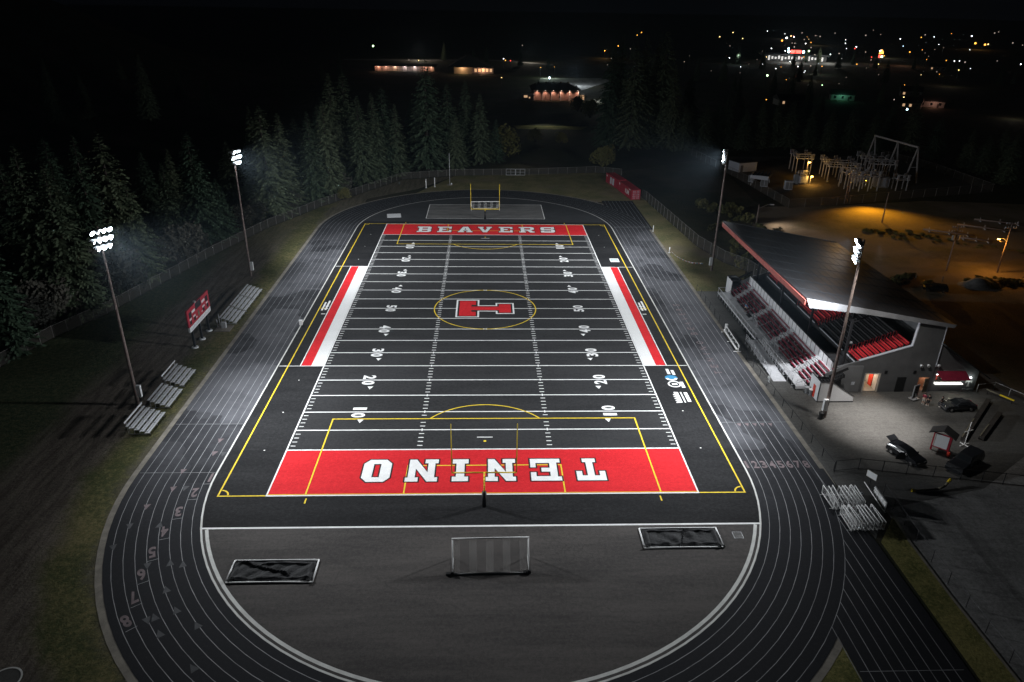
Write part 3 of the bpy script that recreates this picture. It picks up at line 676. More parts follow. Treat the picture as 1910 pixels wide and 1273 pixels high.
post_thing('white_post', 41.0, 49.47, 1.5, .09, 'short white post at the corner of the far straight', 'post')
post_thing('white_post', 41.15, 32.72, 1.3, .12, 'short white post where the pennant string starts', 'post')
pr = thing('pennant_string', 'string of red, white and blue pennants lying beside the track', 'pennants', (42, 31, 0))
m = M(); P = [(41.4, 32.3, .5), (42.0, 29.6, .28), (42.6, 27.6, .35), (43.6, 26.0, .25), (44.6, 24.8, .4), (46.2, 23.3, .8)]; m.path(P, .012, 4); m.build('rope', 'white', pr, world=True)
k = 0
for a, b in zip(P, P[1:]):
    for t in (0, .17, .33, .5, .67, .83):
        q = Vector(a).lerp(Vector(b), t); d = (Vector(b) - Vector(a)).normalized(); m = M(); m.poly([q - d * .13, q + d * .13, q + Vector((.12, -.1, -.26 if q.z > .3 else -.2))]); m.build('pennant', ('bred', 'white', 'bluep')[k % 3], pr, world=True); k += 1
cv = thing('cover_plate', 'grey square cover plate on the far black corner', 'plate', (-23.5, 62.4, 0))
m = M(); m.box(-1.7, 1.7, -1.7, 1.7, .0, .07); m.build('plate', 'wallw', cv); m = M(); m.box(-1.8, 1.8, -1.8, 1.8, 0, .045); m.build('rim', 'galv', cv); cv.rotation_euler = (0, 0, .15)
cv2 = thing('cover_plate', 'small grey cover plate near the right end of the near white line', 'plate', (26.6, -62.2, 0))
m = M(); m.box(-.45, .45, -.45, .45, .0, .05); m.build('plate', 'pad', cv2); m = M(); m.box(-.5, .5, -.5, .5, 0, .03); m.build('rim', 'galv', cv2)
wt = thing('marker_box', 'small white box on the kerb left of the fifty yard line', 'box', (-31.35, -7.3, 0))
m = M(); m.box(-.25, .25, -.25, .25, 0, .75); m.build('body', 'white', wt); m = M(); m.box(-.28, .28, -.28, .28, .75, .82); m.build('lid', 'sign', wt)

# ------------------------------------------------------------------ bleachers on the left
def make_bleacher(x, y, ln_, label, group, rail=False):
    root = thing('bleacher', label, 'bleacher', (x, y, 0), group=group); h = ln_ / 2
    for k in range(5):
        xx = 1.0 - k * .62; z = .44 + k * .24
        m = M(); m.box(xx - .14, xx + .14, -h, h, z - .045, z); m.build('seat_plank', 'alu', root)
        if k:
            m = M(); m.box(xx + .20, xx + .40, -h, h, z - .30, z - .265); m.build('foot_plank', 'alu', root)
    for yy in (-h + .4, 0, h - .4):
        m = M(); m.bar((1.1, yy, .03), (-1.65, yy, .03), .06, .06); m.bar((1.1, yy, .30), (-1.6, yy, 1.32), .06, .06)
        for k in range(5): xx = 1.0 - k * .62; m.bar((xx, yy, .03), (xx, yy, .39 + k * .24), .05, .05)
        m.bar((1.0, yy, .05), (-1.48, yy, 1.3), .04, .04); m.build('frame', 'galv', root)
    if rail:
        m = M(); m.box(-1.72, -1.66, -h, h, 1.75, 1.98)
        for yy in (-h + .4, h - .4): m.bar((-1.62, yy, .05), (-1.69, yy, 1.95), .05, .05)
        m.build('backrail', 'alu', root)
    return root
GB = 'aluminium bleachers beside the left straight'
make_bleacher(-43.5, -39.7, 5.2, 'aluminium bleacher at the foot of the near left floodlight pole', GB, True)
make_bleacher(-43.6, -33.2, 4.9, 'aluminium bleacher just beyond the near left floodlight pole, middle of three', GB)
make_bleacher(-43.9, -27.2, 4.9, 'aluminium bleacher with bright back rail, farthest of the lower three', GB, True)
for k, (yy, t) in enumerate(((-4.9, 'nearest of the three beyond the scoreboard, next to the hydrant'), (.6, 'middle of the three beyond the scoreboard'), (6.0, 'farthest of the three beyond the scoreboard'))):
    make_bleacher(-43.3, yy, 5.1, 'aluminium bleacher, ' + t, GB)
hy = thing('cable_cabinet', 'pale cabinet with short pipes at the end of the bleachers by the scoreboard', 'cabinet', (-43.9, -8.6, 0))
m = M(); m.box(-.3, .4, -.3, .3, 0, 1.0); m.build('cabinet_body', 'galv', hy); m = M(); m.tube((-.8, .5, 0), (-.8, .5, 2.3), .07); m.tube((-1.1, .2, 0), (-1.1, .2, 1.4), .06); m.tube((-.8, .5, .7), (-.1, .1, .7), .06); m.tube((-1.1, .2, .5), (-.1, .1, .5), .05); m.build('pipes', 'galv', hy)
m = M(); m.box(-1.2, 1.4, -1.6, .9, -.02, .05); m.build('concrete_pad', 'curbc', hy)

# ------------------------------------------------------------------ scoreboard
sb = thing('scoreboard', 'red electric scoreboard with white lower band on three black legs', 'scoreboard', (-46, -13, 0))
for y in (-16.2, -13.0, -9.7):
    m = M(); m.box(-45.75 - .4, -45.75 - .1, y - .16, y + .16, 0, 6.2); m.build('leg', 'darkm', sb, world=True)
    m = M(); m.lathe((-46, y, 0), (0, 0, 1), ((-.05, .55), (.10, .5), (.12, .3)), 14); m.build('footing', 'wallw', sb, world=True)
m = M(); m.box(-46.0, -45.72, -17.5, -8.4, 3.95, 6.65); m.build('panel', 'sred', sb, world=True)
m = M()
for a, b in (((-17.6, 3.93), (-8.3, 3.93)), ((-17.6, 6.67), (-8.3, 6.67)), ((-17.55, 3.93), (-17.55, 6.67)), ((-8.35, 3.93), (-8.35, 6.67))): m.bar((-45.8, *a), (-45.8, *b), .22, .10)
m.build('panel_frame', 'cont', sb, world=True)
m = M(); m.box(-45.98, -45.70, -17.5, -8.4, 3.05, 3.86); m.build('sponsor_band', 'sign', sb, world=True)
for k in range(15): y = -16.9 + k * .56; m = M(); m.box(-45.70, -45.695, y, y + .3, 3.2, 3.2 + .5 * (.6 + .4 * ((k * 7) % 3) / 2)); m.build('sponsor_mark', 'trim', sb, world=True)
for y0, y1, z0, z1 in ((-14.2, -11.8, 5.55, 6.6), (-17.0, -16.0, 5.2, 6.1), (-9.9, -8.9, 5.2, 6.1), (-17.0, -16.3, 4.15, 4.75), (-15.3, -14.6, 4.15, 4.75), (-11.4, -10.7, 4.15, 4.75), (-9.6, -8.9, 4.15, 4.75)):
    m = M(); m.box(-45.72, -45.70, y0, y1, z0, z1); m.build('digit_panel', 'clothd', sb, world=True)
for y0, y1, z0, z1 in ((-15.8, -14.5, 5.6, 6.0), (-11.5, -10.2, 5.6, 6.0), (-17.0, -16.2, 4.82, 5.08), (-15.5, -14.6, 4.82, 5.08), (-11.5, -10.5, 4.82, 5.08), (-9.8, -9.0, 4.82, 5.08), (-14.4, -14.0, 4.3, 4.5), (-12.0, -11.6, 4.3, 4.5)): m = M(); m.box(-45.72, -45.695, y0, y1, z0, z1); m.build('caption_plate', 'sign', sb, world=True)
m = M(); m.lathe((-45.8, -14.0, 6.7), (0, 0, 1), ((0, .18), (.3, .25), (.35, .1)), 10); m.build('horn', 'galv', sb, world=True)
m = M(); m.box(-45.72, -45.697, -13.5, -12.9, 4.2, 5.1); m.build('emblem', 'timt', sb, world=True)

# ------------------------------------------------------------------ fences
def fence(name, label, pts, h, sp, mesh_='mesh', postm='fpost', r=.04, panel=True, rails=(1.0,), cat='fence'):
    root = thing(name, label, cat, (*pts[0][:2], 0)); P = [Vector((p[0], p[1], 0)) for p in pts]; o = P[0]
    if panel:
        m = M()
        for a, b in zip(P, P[1:]):
            a = a - o; b = b - o; m.poly([(a.x, a.y, .03), (b.x, b.y, .03), (b.x, b.y, h), (a.x, a.y, h)])
        m.build('mesh_panel', mesh_, root)
    for q in rails:
        m = M(); m.path([(p - o) + Vector((0, 0, h * q)) for p in P], r * .7, 6); m.build('rail', postm, root)
    pm = None; n = 0
    for a, b in zip(P, P[1:]):
        L_ = (b - a).length; c = max(1, round(L_ / sp))
        for k in range(c + (b == P[-1])):
            q = a.lerp(b, k / c) - o; n += 1
            if n > 100: break
            if pm is None:
                m = M(); m.tube((0, 0, -.04), (0, 0, h + .08), r, r, 6); pm = m.build('post', postm, root)
                pm.location = q
            else:
                c_ = pm.copy(); COL.objects.link(c_); c_.parent = root; c_.location = q
    return root
fence('chain_link_fence', 'long chain link fence along the fir wood on the left', [(-80, -62), (-72.2, -23), (-69.9, -12.5), (-66, -2.5), (-62.6, 12.2), (-58.5, 30.3), (-52.5, 51), (-43.8, 71.5), (-32.4, 92.2), (-25.8, 104.5)], 2.0, 3.0)
fence('chain_link_fence', 'chain link fence across the far end of the field', [(-25.8, 104.5), (-9.5, 110.4), (14, 112), (36, 116.7), (44, 113)], 2.0, 3.0)
gt = thing('double_gate', 'pale framed double gate in the far end fence', 'gate', (9.6, 111.2, 0))
for s in (-1, 1):
    m = M(); P = [(s * .1, 0, .15), (s * 3.0, 0, .15), (s * 3.0, 0, 2.05), (s * .1, 0, 2.05), (s * .1, 0, .15)]; m.path(P, .06, 6); m.path([(s * .1, 0, 1.1), (s * 3, 0, 1.1)], .04); m.path([(s * 1.5, 0, .15), (s * 1.5, 0, 2.05)], .04); m.build('gate_leaf', 'galv', gt)
fence('chain_link_fence', 'tall chain link fence beside the right far straight, ending at the grandstand', [(44.6, 82), (45.34, 79.65), (47.13, 57.69), (48.7, 37.55), (51.55, 26.2), (54.8, 20.5), (57, 8)], 2.6, 2.8)
fence('chain_link_fence', 'chain link fence round the substation', [(76, 148), (81, 110), (83.48, 72.92), (98.5, 76.2), (124.7, 84.9), (154.5, 93.7), (153.3, 127.4), (147, 150)], 2.4, 4.5)
fence('pipe_rail_fence', 'low dark pipe rail between the right straight and the grandstand', [(41.2, 9.5), (41.2, -17.7), (41.3, -32.3), (41.9, -50.7)], 1.1, 3.2, postm='darkm', panel=False, rails=(1.0,), r=.045)
fence('pipe_rail_fence', 'dark pipe rail fence with gate between the parked cars and the barriers', [(41.9, -50.9), (45.0, -50.5), (50.3, -51.6), (56.2, -52.75), (63, -54.2)], 1.5, 2.6, postm='darkm', panel=False, rails=(1.0, .08), r=.05)
fence('pipe_rail_fence', 'dark wire fence along the near right grass strip', [(45.6, -55.4), (45.0, -63.5), (44.75, -75.6), (44.9, -95)], 1.4, 3.0, postm='darkm', panel=False, rails=(.98,), r=.035)
fence('pipe_rail_fence', 'short white rail fence beyond the grandstand at the dirt lot', [(88, 15.5), (108, 11.5)], 1.1, 5, postm='curbc', panel=False, rails=(), r=.09)
fence('concession_fence', 'low pipe rail fence at the corner of the concession stand', [(71.6, -31.3), (74.6, -30.6), (77.5, -36.5)], 1.1, 2.6, postm='galv', panel=False, rails=(1.0,), r=.05)
ws = M()
P = [(44.45, -56.5), (44.7, -60), (44.35, -63.5), (44.2, -71), (44.3, -80), (44.5, -95)]; ws.strip(P, .28, .02); struct(ws, 'concrete_curb', 'curbc')
# ------------------------------------------------------------------ grandstand
GS = thing('grandstand', 'covered grandstand with dark roof over red and black bench rows', 'grandstand', (57, -12, 0))
def gp(m, name, mats, **k): return m.build(name, mats, GS, world=True, **k)
GY0, GY1 = -31.0, 6.0
def roofz(x): return 14.62 - (x - 43.6) * .180
# roof sheet, seams and fascias
m = M(); A, B_ = -31.6, 6.6
q = [(43.6, roofz(43.6)), (65.4, roofz(65.4)), (65.4, roofz(65.4) - .25), (43.6, roofz(43.6) - .25)]
m.slab([q], lambda u, v, s: (u, A if s == 0 else B_, v)); rf = gp(m, 'roof', 'roofm')
m = M()
for k in range(1, 16): x = 43.6 + k * 1.36; m.bar((x, A + .05, roofz(x) + .006), (x, B_ - .05, roofz(x) + .006), .035, .02, up=(0, 0, 1))
for k in range(0, 10): y = A + .1 + k * 4.2; m.bar((43.65, y, roofz(43.65) + .008), (65.3, y, roofz(65.3) + .008), .045, .024)
so = m.build('roof_seams', 'seam', rf); so.location = -GS.location; so.matrix_parent_inverse = Matrix.Identity(4); so.location = (0, 0, 0)
m = M(); m.box(43.42, 43.58, A, B_, roofz(43.6) - .95, roofz(43.6) - .22); gp(m, 'front_fascia', 'fascr')
m = M()
for y, s in ((A, -1), (B_, 1)):
    q = [(43.55, roofz(43.6) + .03), (65.45, roofz(65.4) + .03), (65.2, roofz(65.4) - .45), (52, roofz(52) - .75), (44.2, roofz(44) - 1.3)]
    m = M(); m.slab([q], lambda u, v, sd: (u, y + s * (.02 + .1 * sd), v)); gp(m, 'gable_fascia', 'fascg' if s < 0 else 'wallg')
for k in range(13):                                  # rafters under the roof
    y = -30.4 + k * 3.05; m = M(); m.bar((44.1, y, roofz(44.1) - .5), (65.2, y, roofz(65.2) - .5), .16, .42); gp(m, 'rafter', 'darkm')
for y in (-30.8, -18.8, -6.8, 5.4):
    m = M(); m.box(50.95, 51.25, y - .14, y + .14, 3.4, roofz(51) - .6); m.bar((51.1, y, roofz(51) - 2.6), (54.0, y, roofz(54) - .7), .16, .16); m.bar((51.1, y, roofz(51) - 2.4), (48.6, y, roofz(48.6) - .7), .16, .16); gp(m, 'column', 'darkm')
    m = M(); m.lathe((51.4, y, 7.6), (1, 0, 0), ((0, .16), (.3, .2)), 10); gp(m, 'loudspeaker', 'wallp')
# end walls with the sloping opening
def endwall(y, s, name):
    outer = [(49.9, 0), (64.4, 0), (64.4, roofz(64.4) - .3), (60.5, roofz(60.5) - .3), (60.3, 7.24), (53.2, 4.9), (49.9, 3.9)]
    holes = []
    if s < 0: holes = [[(54.6, 0.02), (54.6, 2.85), (56.6, 2.85), (56.6, .02)], [(62.5, .02), (62.5, 2.3), (64.1, 2.3), (64.1, .02)]]
    m = M(); m.slab([outer] + holes, lambda u, v, sd: (u, y + s * (.0 if sd else .28), v)); o = gp(m, name, 'wallg')
    m = M(); m.bar((53.2, y + s * .14, 4.97), (60.3, y + s * .14, 7.31), .42, .12); m.bar((60.3, y + s * .14, 7.2), (60.5, y + s * .14, roofz(60.5) - .4), .42, .14); m.bar((60.5, y + s * .14, roofz(60.5) - .42), (59.6, y + s * .14, roofz(59.6) - .42), .42, .12); gp(m, 'opening_trim', 'trim')
endwall(GY0, -1, 'end_wall'); endwall(GY1, 1, 'end_wall')
m = M(); m.box(64.15, 64.4, GY0 + .02, GY1 - .02, 0, roofz(64.4) - .32); gp(m, 'rear_wall', 'wallg')
m = M(); m.bar((64.45, GY0 - .33, 4), (64.45, GY0 - .33, roofz(64.4) - .5), .08, .08); gp(m, 'corner_trim', 'trim')
# lit lobby behind the door opening
m = M()
m.box(54.5, 54.56, -30.95, -27, 0.03, 2.95); m.box(56.64, 56.7, -30.95, -27, .03, 2.95); m.box(54.5, 56.7, -27, -26.9, .03, 2.95); m.box(54.5, 56.7, -30.98, -26.95, 2.95, 3.05); gp(m, 'lobby', 'room')
m = M(); m.box(54.57, 56.63, -31.2, -27, .02, .05); gp(m, 'lobby_floor', 'curbc')
m = M(); m.box(56.55, 56.63, -29.8, -28.8, .05, 2.3); gp(m, 'red_door', 'ored')
m = M()
for x in (54.52, 56.68): m.box(x - .09, x + .09, -31.34, -31.26, 0, 2.95)
m.box(54.43, 56.77, -31.34, -31.26, 2.86, 3.0); gp(m, 'door_frame', 'clothw')
m = M(); m.box(55.3, 55.9, -29.2, -28.6, 2.88, 2.94); gp(m, 'lobby_lamp', 'e_y'); lamp('lobby_light', 'POINT', (55.6, -29.2, 2.6), 130, (1, .80, .62), size=.2, parent=GS)
m = M(); m.box(59.3, 60.6, -31.34, -31.27, 0, 2.35); gp(m, 'dark_door', 'black')
for x in (57.4, 61.6): m = M(); m.box(x - .2, x + .2, -31.36, -31.27, 3.0, 3.4); gp(m, 'wall_vent', 'black')
m = M(); m.box(62.5, 64.1, -30.95, -28.5, .02, .05); m.box(62.4, 62.46, -31, -28.5, .03, 2.4); m.box(64.14, 64.15, -31, -28.5, .03, 2.4); m.box(62.4, 64.14, -28.5, -28.4, .03, 2.4); m.box(62.4, 64.14, -31, -28.4, 2.4, 2.45); gp(m, 'storeroom', 'bwall')
m = M(); m.box(62.7, 63.5, -29, -28.6, .05, 1.7); gp(m, 'red_cupboard', 'ored')
m = M(); T = Matrix.Translation((64.05, -31.3, 0)) @ Matrix.Rotation(R(205), 4, 'Z'); m.box(0, .95, -.03, .03, .05, 2.25, 0, T); gp(m, 'open_door', 'timt')
lamp('storeroom_light', 'POINT', (63.3, -29.6, 2.1), 60, (1, .60, .36), size=.15, parent=GS)
for x in (62.2, 63.25, 64.75):
    m = M(); m.lathe((x, -31.3, 4.35), (0, -1, -.25), ((0, .1), (.2, .2), (.34, .24), (.36, .2)), 12); gp(m, 'wall_floodlight', 'wallw', smooth=True)
# seating tiers: step, bench with back, by section
SEC = [(-30.6, -27.4, 'bred'), (-26.6, -17.8, 'bblack'), (-16.5, -8.9, 'bred'), (-8.1, 1.0, 'bblack'), (1.6, 5.5, 'bred')]
for i in range(9):
    x = 53.1 + i * .80; z = 4.3 + i * .31
    m = M(); m.box(x, x + .80 - .004, GY0 + .02, GY1 - .02, z - .9, z); gp(m, 'seat_step', 'step')
    for a, b, c in SEC:
        n = max(1, round((b - a) / 4.4)); w_ = (b - a) / n
        m = M()
        for q in range(n):
            y0, y1 = a + q * w_ + .04, a + (q + 1) * w_ - .04
            m.box(x + .22, x + .58, y0, y1, z + .38, z + .43); m.bar((x + .64, y0, z + .62), (x + .64, y1, z + .62), .05, .26)
            for y in (y0 + .2, y1 - .2): m.box(x + .36, x + .42, y - .03, y + .03, z, z + .38)
        gp(m, 'bench', c)
for a in (-27.0, -17.15, -8.5, 1.3):
    m = M()
    for i in range(0, 9):
        x = 53.1 + i * .80; z = 4.3 + i * .31; P = [(x + .2, a, z), (x + .2, a, z + .85), (x + .65, a, z + .95), (x + .65, a, z + .1)]; m.path(P, .03, 6)
    gp(m, 'aisle_rail', 'bred')
# walkway in front of the seats, light edge line, front guard wall
m = M(); m.box(49.98, 53.0, GY0 + .02, GY1 - .02, 3.25, 3.5); gp(m, 'walkway', 'step')
m = M(); m.box(53.0, 53.09, GY0 + .02, GY1 - .02, 3.5, 4.3); gp(m, 'platform_front', 'step')
for a, b in ((-30.5, -27.3), (-26.4, -18.2), (-16.4, -9.2), (-8.2, -2), (-1.2, 5.5)):
    m = M(); m.box(52.95, 53.08, a, b, 4.30, 4.42); gp(m, 'edge_strip', 'trim')
m = M()
for k in range(14): y = GY0 + 1 + k * 2.7; m.tube((53.02, y, 4.4), (53.02, y, 5.2), .025, n=5)
m.path([(53.02, GY0 + .3, 5.2), (53.02, GY1 - .4, 5.2)], .025, 5); gp(m, 'seat_rail', 'darkm')
m = M(); m.box(49.86, 49.96, GY0 + .6, GY1 - .4, 2.7, 4.32)
for k in range(121): y = GY0 + .75 + k * .298; m.box(49.83, 49.86, y, y + .10, 2.72, 4.30)
gp(m, 'guard_wall', 'wallw')
m = M(); m.bar((49.9, GY0 + .5, 4.50), (49.9, GY1 - .4, 4.50), .06, .05); m.bar((49.9, GY0 + .5, 4.34), (49.9, GY1 - .4, 4.34), .13, .05)
for k in range(25): y = GY0 + .7 + k * 1.48; m.box(49.79, 49.83, y - .025, y + .025, 2.8, 4.5)
gp(m, 'guard_rail', 'darkm')
# stair enclosures at both ends
def stair(y, s):
    T = lambda px, py, pz: (px, y + s * py, pz)
    m = M(); q = [(46.8, 0), (51.8, 0), (51.8, .85), (48.4, 3.1), (46.8, 3.1)]; m.slab([q], lambda u, v, sd: T(u, 3.2 - .1 * sd, v))
    m.box(46.75, 46.85, *sorted((y + s * .15, y + s * 3.09)), 0, 3.1); gp(m, 'stair_wall', 'wallw')
    m = M(); m.bar(T(46.75, 3.15, 3.14), T(48.4, 3.15, 3.14), .2, .07); m.bar(T(48.4, 3.15, 3.14), T(51.85, 3.15, .89), .2, .07); m.bar(T(46.8, .1, 3.14), T(46.8, 3.1, 3.14), .2, .07); m.box(46.68, 46.75, *sorted((y + s * 3.1, y + s * 3.24)), 0, 3.1); m.bar(T(46.72, 3.22, .06), T(51.85, 3.22, .06), .1, .12); gp(m, 'stair_trim', 'darkm')
    m = M()
    for k in range(11): x = 51.7 - k * .3; m.box(x - .3, x - .004, *sorted((y + s * 1.75, y + s * 3.05)), 0, .18 * (k + 1))
    m.box(46.9, 48.36, *sorted((y + s * .3, y + s * 3.04)), 1.75, 1.95)
    for k in range(8): x = 48.42 + k * .3; m.box(x, x + .296, *sorted((y + s * .33, y + s * 1.6)), 1.6 + .19 * k, 2.1 + .19 * k)
    gp(m, 'stairs', 'step')
    q = [(49.4, .05), (53.85, .05), (53.85, 4.25), (50.9, 4.25), (48.5, 3.0)]
    m = M(); m.slab([q], lambda u, v, sd: T(u, .42 - .1 * sd, v))
    for x in (50.9, 52.4): m.bar(T(x, .44, .3), T(x, .44, 3.9), .03, .03)
    m.bar(T(53.86, .38, .05), T(53.86, .38, 4.25), .1, .1); gp(m, 'stair_side_panel', 'wallp')
    m = M(); m.bar(T(48.5, 1.66, 3.2), T(51, 1.66, 4.5), .05, .4); m.bar(T(46.9, 1.66, 3.0), T(48.5, 1.66, 3.0), .05, .3); gp(m, 'stair_rail', 'darkm')
stair(GY0 - .05, -1); stair(GY1 + .05, 1)
m = M(); m.box(46.70, 46.745, -33.1, -32.4, .1, 1.95); gp(m, 'shed_door', 'ored')
m = M(); m.box(52.6, 53.1, -31.52, -31.48, 1.2, 1.7); gp(m, 'notice_plate', 'trim')

# ------------------------------------------------------------------ concession stand
CS = thing('concession_stand', 'lit concession stand with maroon awning beside the grandstand end', 'building', (68, -28, 0))
def cp(m, name, mats, **k): return m.build(name, mats, CS, world=True, **k)
m = M(); win = [(65.0, 1.35), (65.0, 2.75), (69.0, 2.75), (69.0, 1.35)]
m.slab([[(64.42, 0), (71.2, 0), (71.2, 3.2), (64.42, 7.5)], win], lambda u, v, s: (u, -30.95 - .22 * s, v)); m.box(71.0, 71.2, -30.9, -20, 0, 3.2); m.box(64.42, 71.0, -20.2, -20, 0, 3.2); cp(m, 'wall', 'wallg')
m = M(); q = [(64.45, 7.85), (72.3, 2.62), (72.3, 2.45), (64.45, 7.65)]; m.slab([q], lambda u, v, s: (u, -32.3 if s else -19.4, v)); cp(m, 'roof', 'broof')
m = M()
for k in range(22): x = 65.0 + k * .19; m.bar((x, -31.25, 3.3), (x + .1, -32.75, 2.55), .185, .03); 
cp(m, 'awning', 'maroon')
m = M()
for x in (65.1, 69.0): m.bar((x, -31.2, 2.3), (x, -32.6, 2.55), .04, .04)
cp(m, 'awning_brace', 'darkm')
m = M(); m.box(64.95, 69.05, -31.6, -31.0, 1.25, 1.38); cp(m, 'counter', 'counter')
m = M(); m.box(64.6, 71.0, -27.2, -27.0, .1, 3.1); m.box(64.5, 64.6, -30.9, -27, .1, 3.1); cp(m, 'back_wall', 'bwall')
for k in range(6): x = 65.4 + k * .6; m = M(); m.box(x, x + .4, -28.2, -27.6, .9, 1.5 + .3 * (k % 3)); cp(m, 'shelf_box', 'ored')
m = M(); m.box(67.3, 68.6, -30.6, -30.2, 1.4, 1.75); cp(m, 'counter_box', 'ored'); m = M(); m.box(65.2, 65.8, -30.4, -30.0, 1.4, 2.2); cp(m, 'drink_machine', 'ored')
m = M(); m.box(65.2, 65.5, -30.8, -30.5, 2.45, 2.7); cp(m, 'inside_lamp', 'e_w')
lamp('serving_light', 'POINT', (66.8, -30.2, 2.5), 150, (1, .93, .78), size=.3, parent=CS); lamp('awning_light', 'SPOT', (67.2, -31.9, 2.55), 110, (1, .96, .72), (67.0, -34.5, 0), .3, 140, 1, CS)
m = M(); m.lathe((70.1, -31.22, 2.25), (0, -1, 0), ((0, .1), (.12, .12)), 10); cp(m, 'wall_lamp', 'e_w'); lamp('wall_light', 'POINT', (70.1, -31.6, 2.1), 18, (.9, 1, .92), size=.1, parent=CS)
m = M()
m.tess([[(u * 1.0, v * .95) for u, v in GL['T'][0]]], lambda u, v: (69.6 + u, -31.19, .75 + v)); cp(m, 'wall_letter', 'white')
m = M(); m.box(69.3, 71.0, -31.30, -31.18, .02, .35); cp(m, 'wall_plinth', 'wallp')

# ------------------------------------------------------------------ aluminium bleacher in front of the grandstand
AB = thing('front_bleacher', 'long aluminium bleacher with maroon seats in front of the grandstand', 'bleacher', (47, -12, 0))
def ab(m, name, mats, **k): return m.build(name, mats, AB, world=True, **k)
AI = [2.9, -6.6, -16.4, -26.4]; edges = [6.2] + AI + [-30.7]
for j in range(7):
    x = 46.55 + j * .54; z = .78 + j * .36
    for k in range(5):
        b = edges[k] - (0 if k == 0 else .65); a = edges[k + 1] + (0 if k == 4 else .65)
        if j < 2 and k in (1, 2, 3): b2 = b - (1.7 if j == 0 else 0) * (k != 1); a2 = a + (1.7 if k == 1 and j == 0 else 0)
        else: b2, a2 = b, a
        m = M(); m.box(x + .10, x + .36, a2, b2, z + .40, z + .44); m.box(x + .20, x + .26, a2 + .3, a2 + .36, z, z + .4); m.box(x + .20, x + .26, b2 - .36, b2 - .3, z, z + .4); ab(m, 'seat_plank', 'maroon')
        m = M(); m.box(x - .30, x + .08, a2, b2, z - .05, z); ab(m, 'foot_plank', 'alu')
for y in AI:
    m = M()
    for j in range(7): x = 46.55 + j * .54; z = .78 + j * .36; m.box(x - .28, x + .26, y - .6, y + .6, z - .04, z + .01); m.box(x - .05, x + .24, y - .6, y + .6, z + .14, z + .19)
    ab(m, 'aisle_steps', 'alu')
    for j in (0, 2, 4, 6):
        x = 46.6 + j * .54; z = .78 + j * .36; m = M(); m.path([(x, y, z), (x, y, z + .9), (x + .5, y, z + 1.15), (x + .5, y, z + .3)], .03, 6); ab(m, 'aisle_handrail', 'alu')
m = M(); m.box(49.62, 49.8, -30.7, 6.2, 2.9, 3.02); m.box(50.0 - .2, 49.84, -30.7, 6.2, 2.2, 2.9); ab(m, 'rear_ledge', 'alu')
m = M(); m.box(46.25, 47.7, -23.0, -6.9, .62, .71); m.box(44.35, 46.25, -14.7, 6.4, .66, .74); m.box(44.95, 46.25, -30.8, -14.7, .66, .74); ab(m, 'front_deck', 'alu')
m = M()
for k in range(16):
    y = 6.2 - k * 1.4
    m.box(44.38, 44.44, y - .03, y + .03, 0, 1.75)
m.bar((44.4, 6.4, 1.75), (44.4, -14.9, 1.75), .06, .06); m.bar((44.4, 6.4, .82), (44.4, -14.9, .82), .05, .12)
P = [(44.4, 6.4, 1.75), (46.0, 6.5, 1.75), (46.0, 6.5, .8)]; m.path(P, .035, 6); ab(m, 'front_rail', 'alu')
m = M(); m.poly([(44.42, 6.4, .88), (44.42, -14.8, .88), (44.42, -14.8, 1.7), (44.42, 6.4, 1.7)]); m.poly([(44.98, -16.5, .88), (44.98, -29.5, .88), (44.98, -29.5, 1.7), (44.98, -16.5, 1.7)]); ab(m, 'rail_mesh', 'mesh')
m = M()
for k in range(9): y = -16.5 - k * 1.6; m.box(44.95, 45.01, y - .03, y + .03, 0, 1.75)
m.bar((44.98, -16.4, 1.75), (44.98, -29.6, 1.75), .06, .06); m.bar((44.98, -16.4, 1.25), (44.98, -29.6, 1.25), .04, .04); ab(m, 'inner_rail', 'alu')
m = M(); m.box(44.9, 46.25, -30.95, -30.85, .3, .72); m.path([(45.0, -30.8, .7), (45.0, -30.8, 1.7), (46.2, -30.8, 1.7), (46.2, -30.8, .7)], .035, 6); ab(m, 'end_rail', 'alu')
for k in range(12):
    y = 5.8 - k * 3.25; m = M()
    for j in range(0, 7, 2): x = 46.8 + j * .54; m.box(x, x + .06, y - .03, y + .03, 0, .7 + j * .36)
    m.bar((44.6, y, .35), (50, y, 2.7), .05, .08); m.bar((44.6, y, .04), (50, y, .04), .06, .06); ab(m, 'support_frame', 'galv')
for k, y in enumerate((-9.7, -19.6)):
    m = M(); m.path([(46.4, y, .75), (46.4, y, 1.6), (46.4, y + 1.6, 1.6), (46.4, y + 1.6, .75)], .03, 6); ab(m, 'space_rail', 'alu')
RP = thing('access_ramp', 'bright aluminium wheelchair ramp leading up to the front bleacher', 'ramp', (43.6, -22, 0))
m = M(); q = [(-28.1, .03), (-17.5, .68), (-14.9, .68), (-14.9, .60), (-17.5, .60), (-28.1, -.03)]; m.slab([q], lambda u, v, s: (42.75 + 1.95 * s, u, v)); m.build('ramp_deck', 'alu', RP, world=True)
def rzz(y): return .70 if y > -17.5 else .03 + .65 * (y + 28.1) / 10.6
for x, y0 in ((42.8, -15.0), (44.66, -18.0)):
    m = M()
    n = 8
    for k in range(n + 1): y = y0 + (-26.6 - y0) * k / n; m.box(x - .03, x + .03, y - .03, y + .03, 0, rzz(y) + 1.0)
    for h in (.35, .7, 1.0): m.path([(x, y0, rzz(y0) + h), (x, -17.5, .68 + h), (x, -26.6, rzz(-26.6) + h)] if y0 > -17.5 else [(x, y0, rzz(y0) + h), (x, -26.6, rzz(-26.6) + h)], .03, 6)
    m.build('ramp_rail', 'alu', RP, world=True)
m = M()
for x in (42.9, 44.6):
    for y in (-16, -19, -22): m.box(x - .04, x + .04, y - .04, y + .04, 0, rzz(y) - .08)
m.build('ramp_legs', 'galv', RP, world=True)
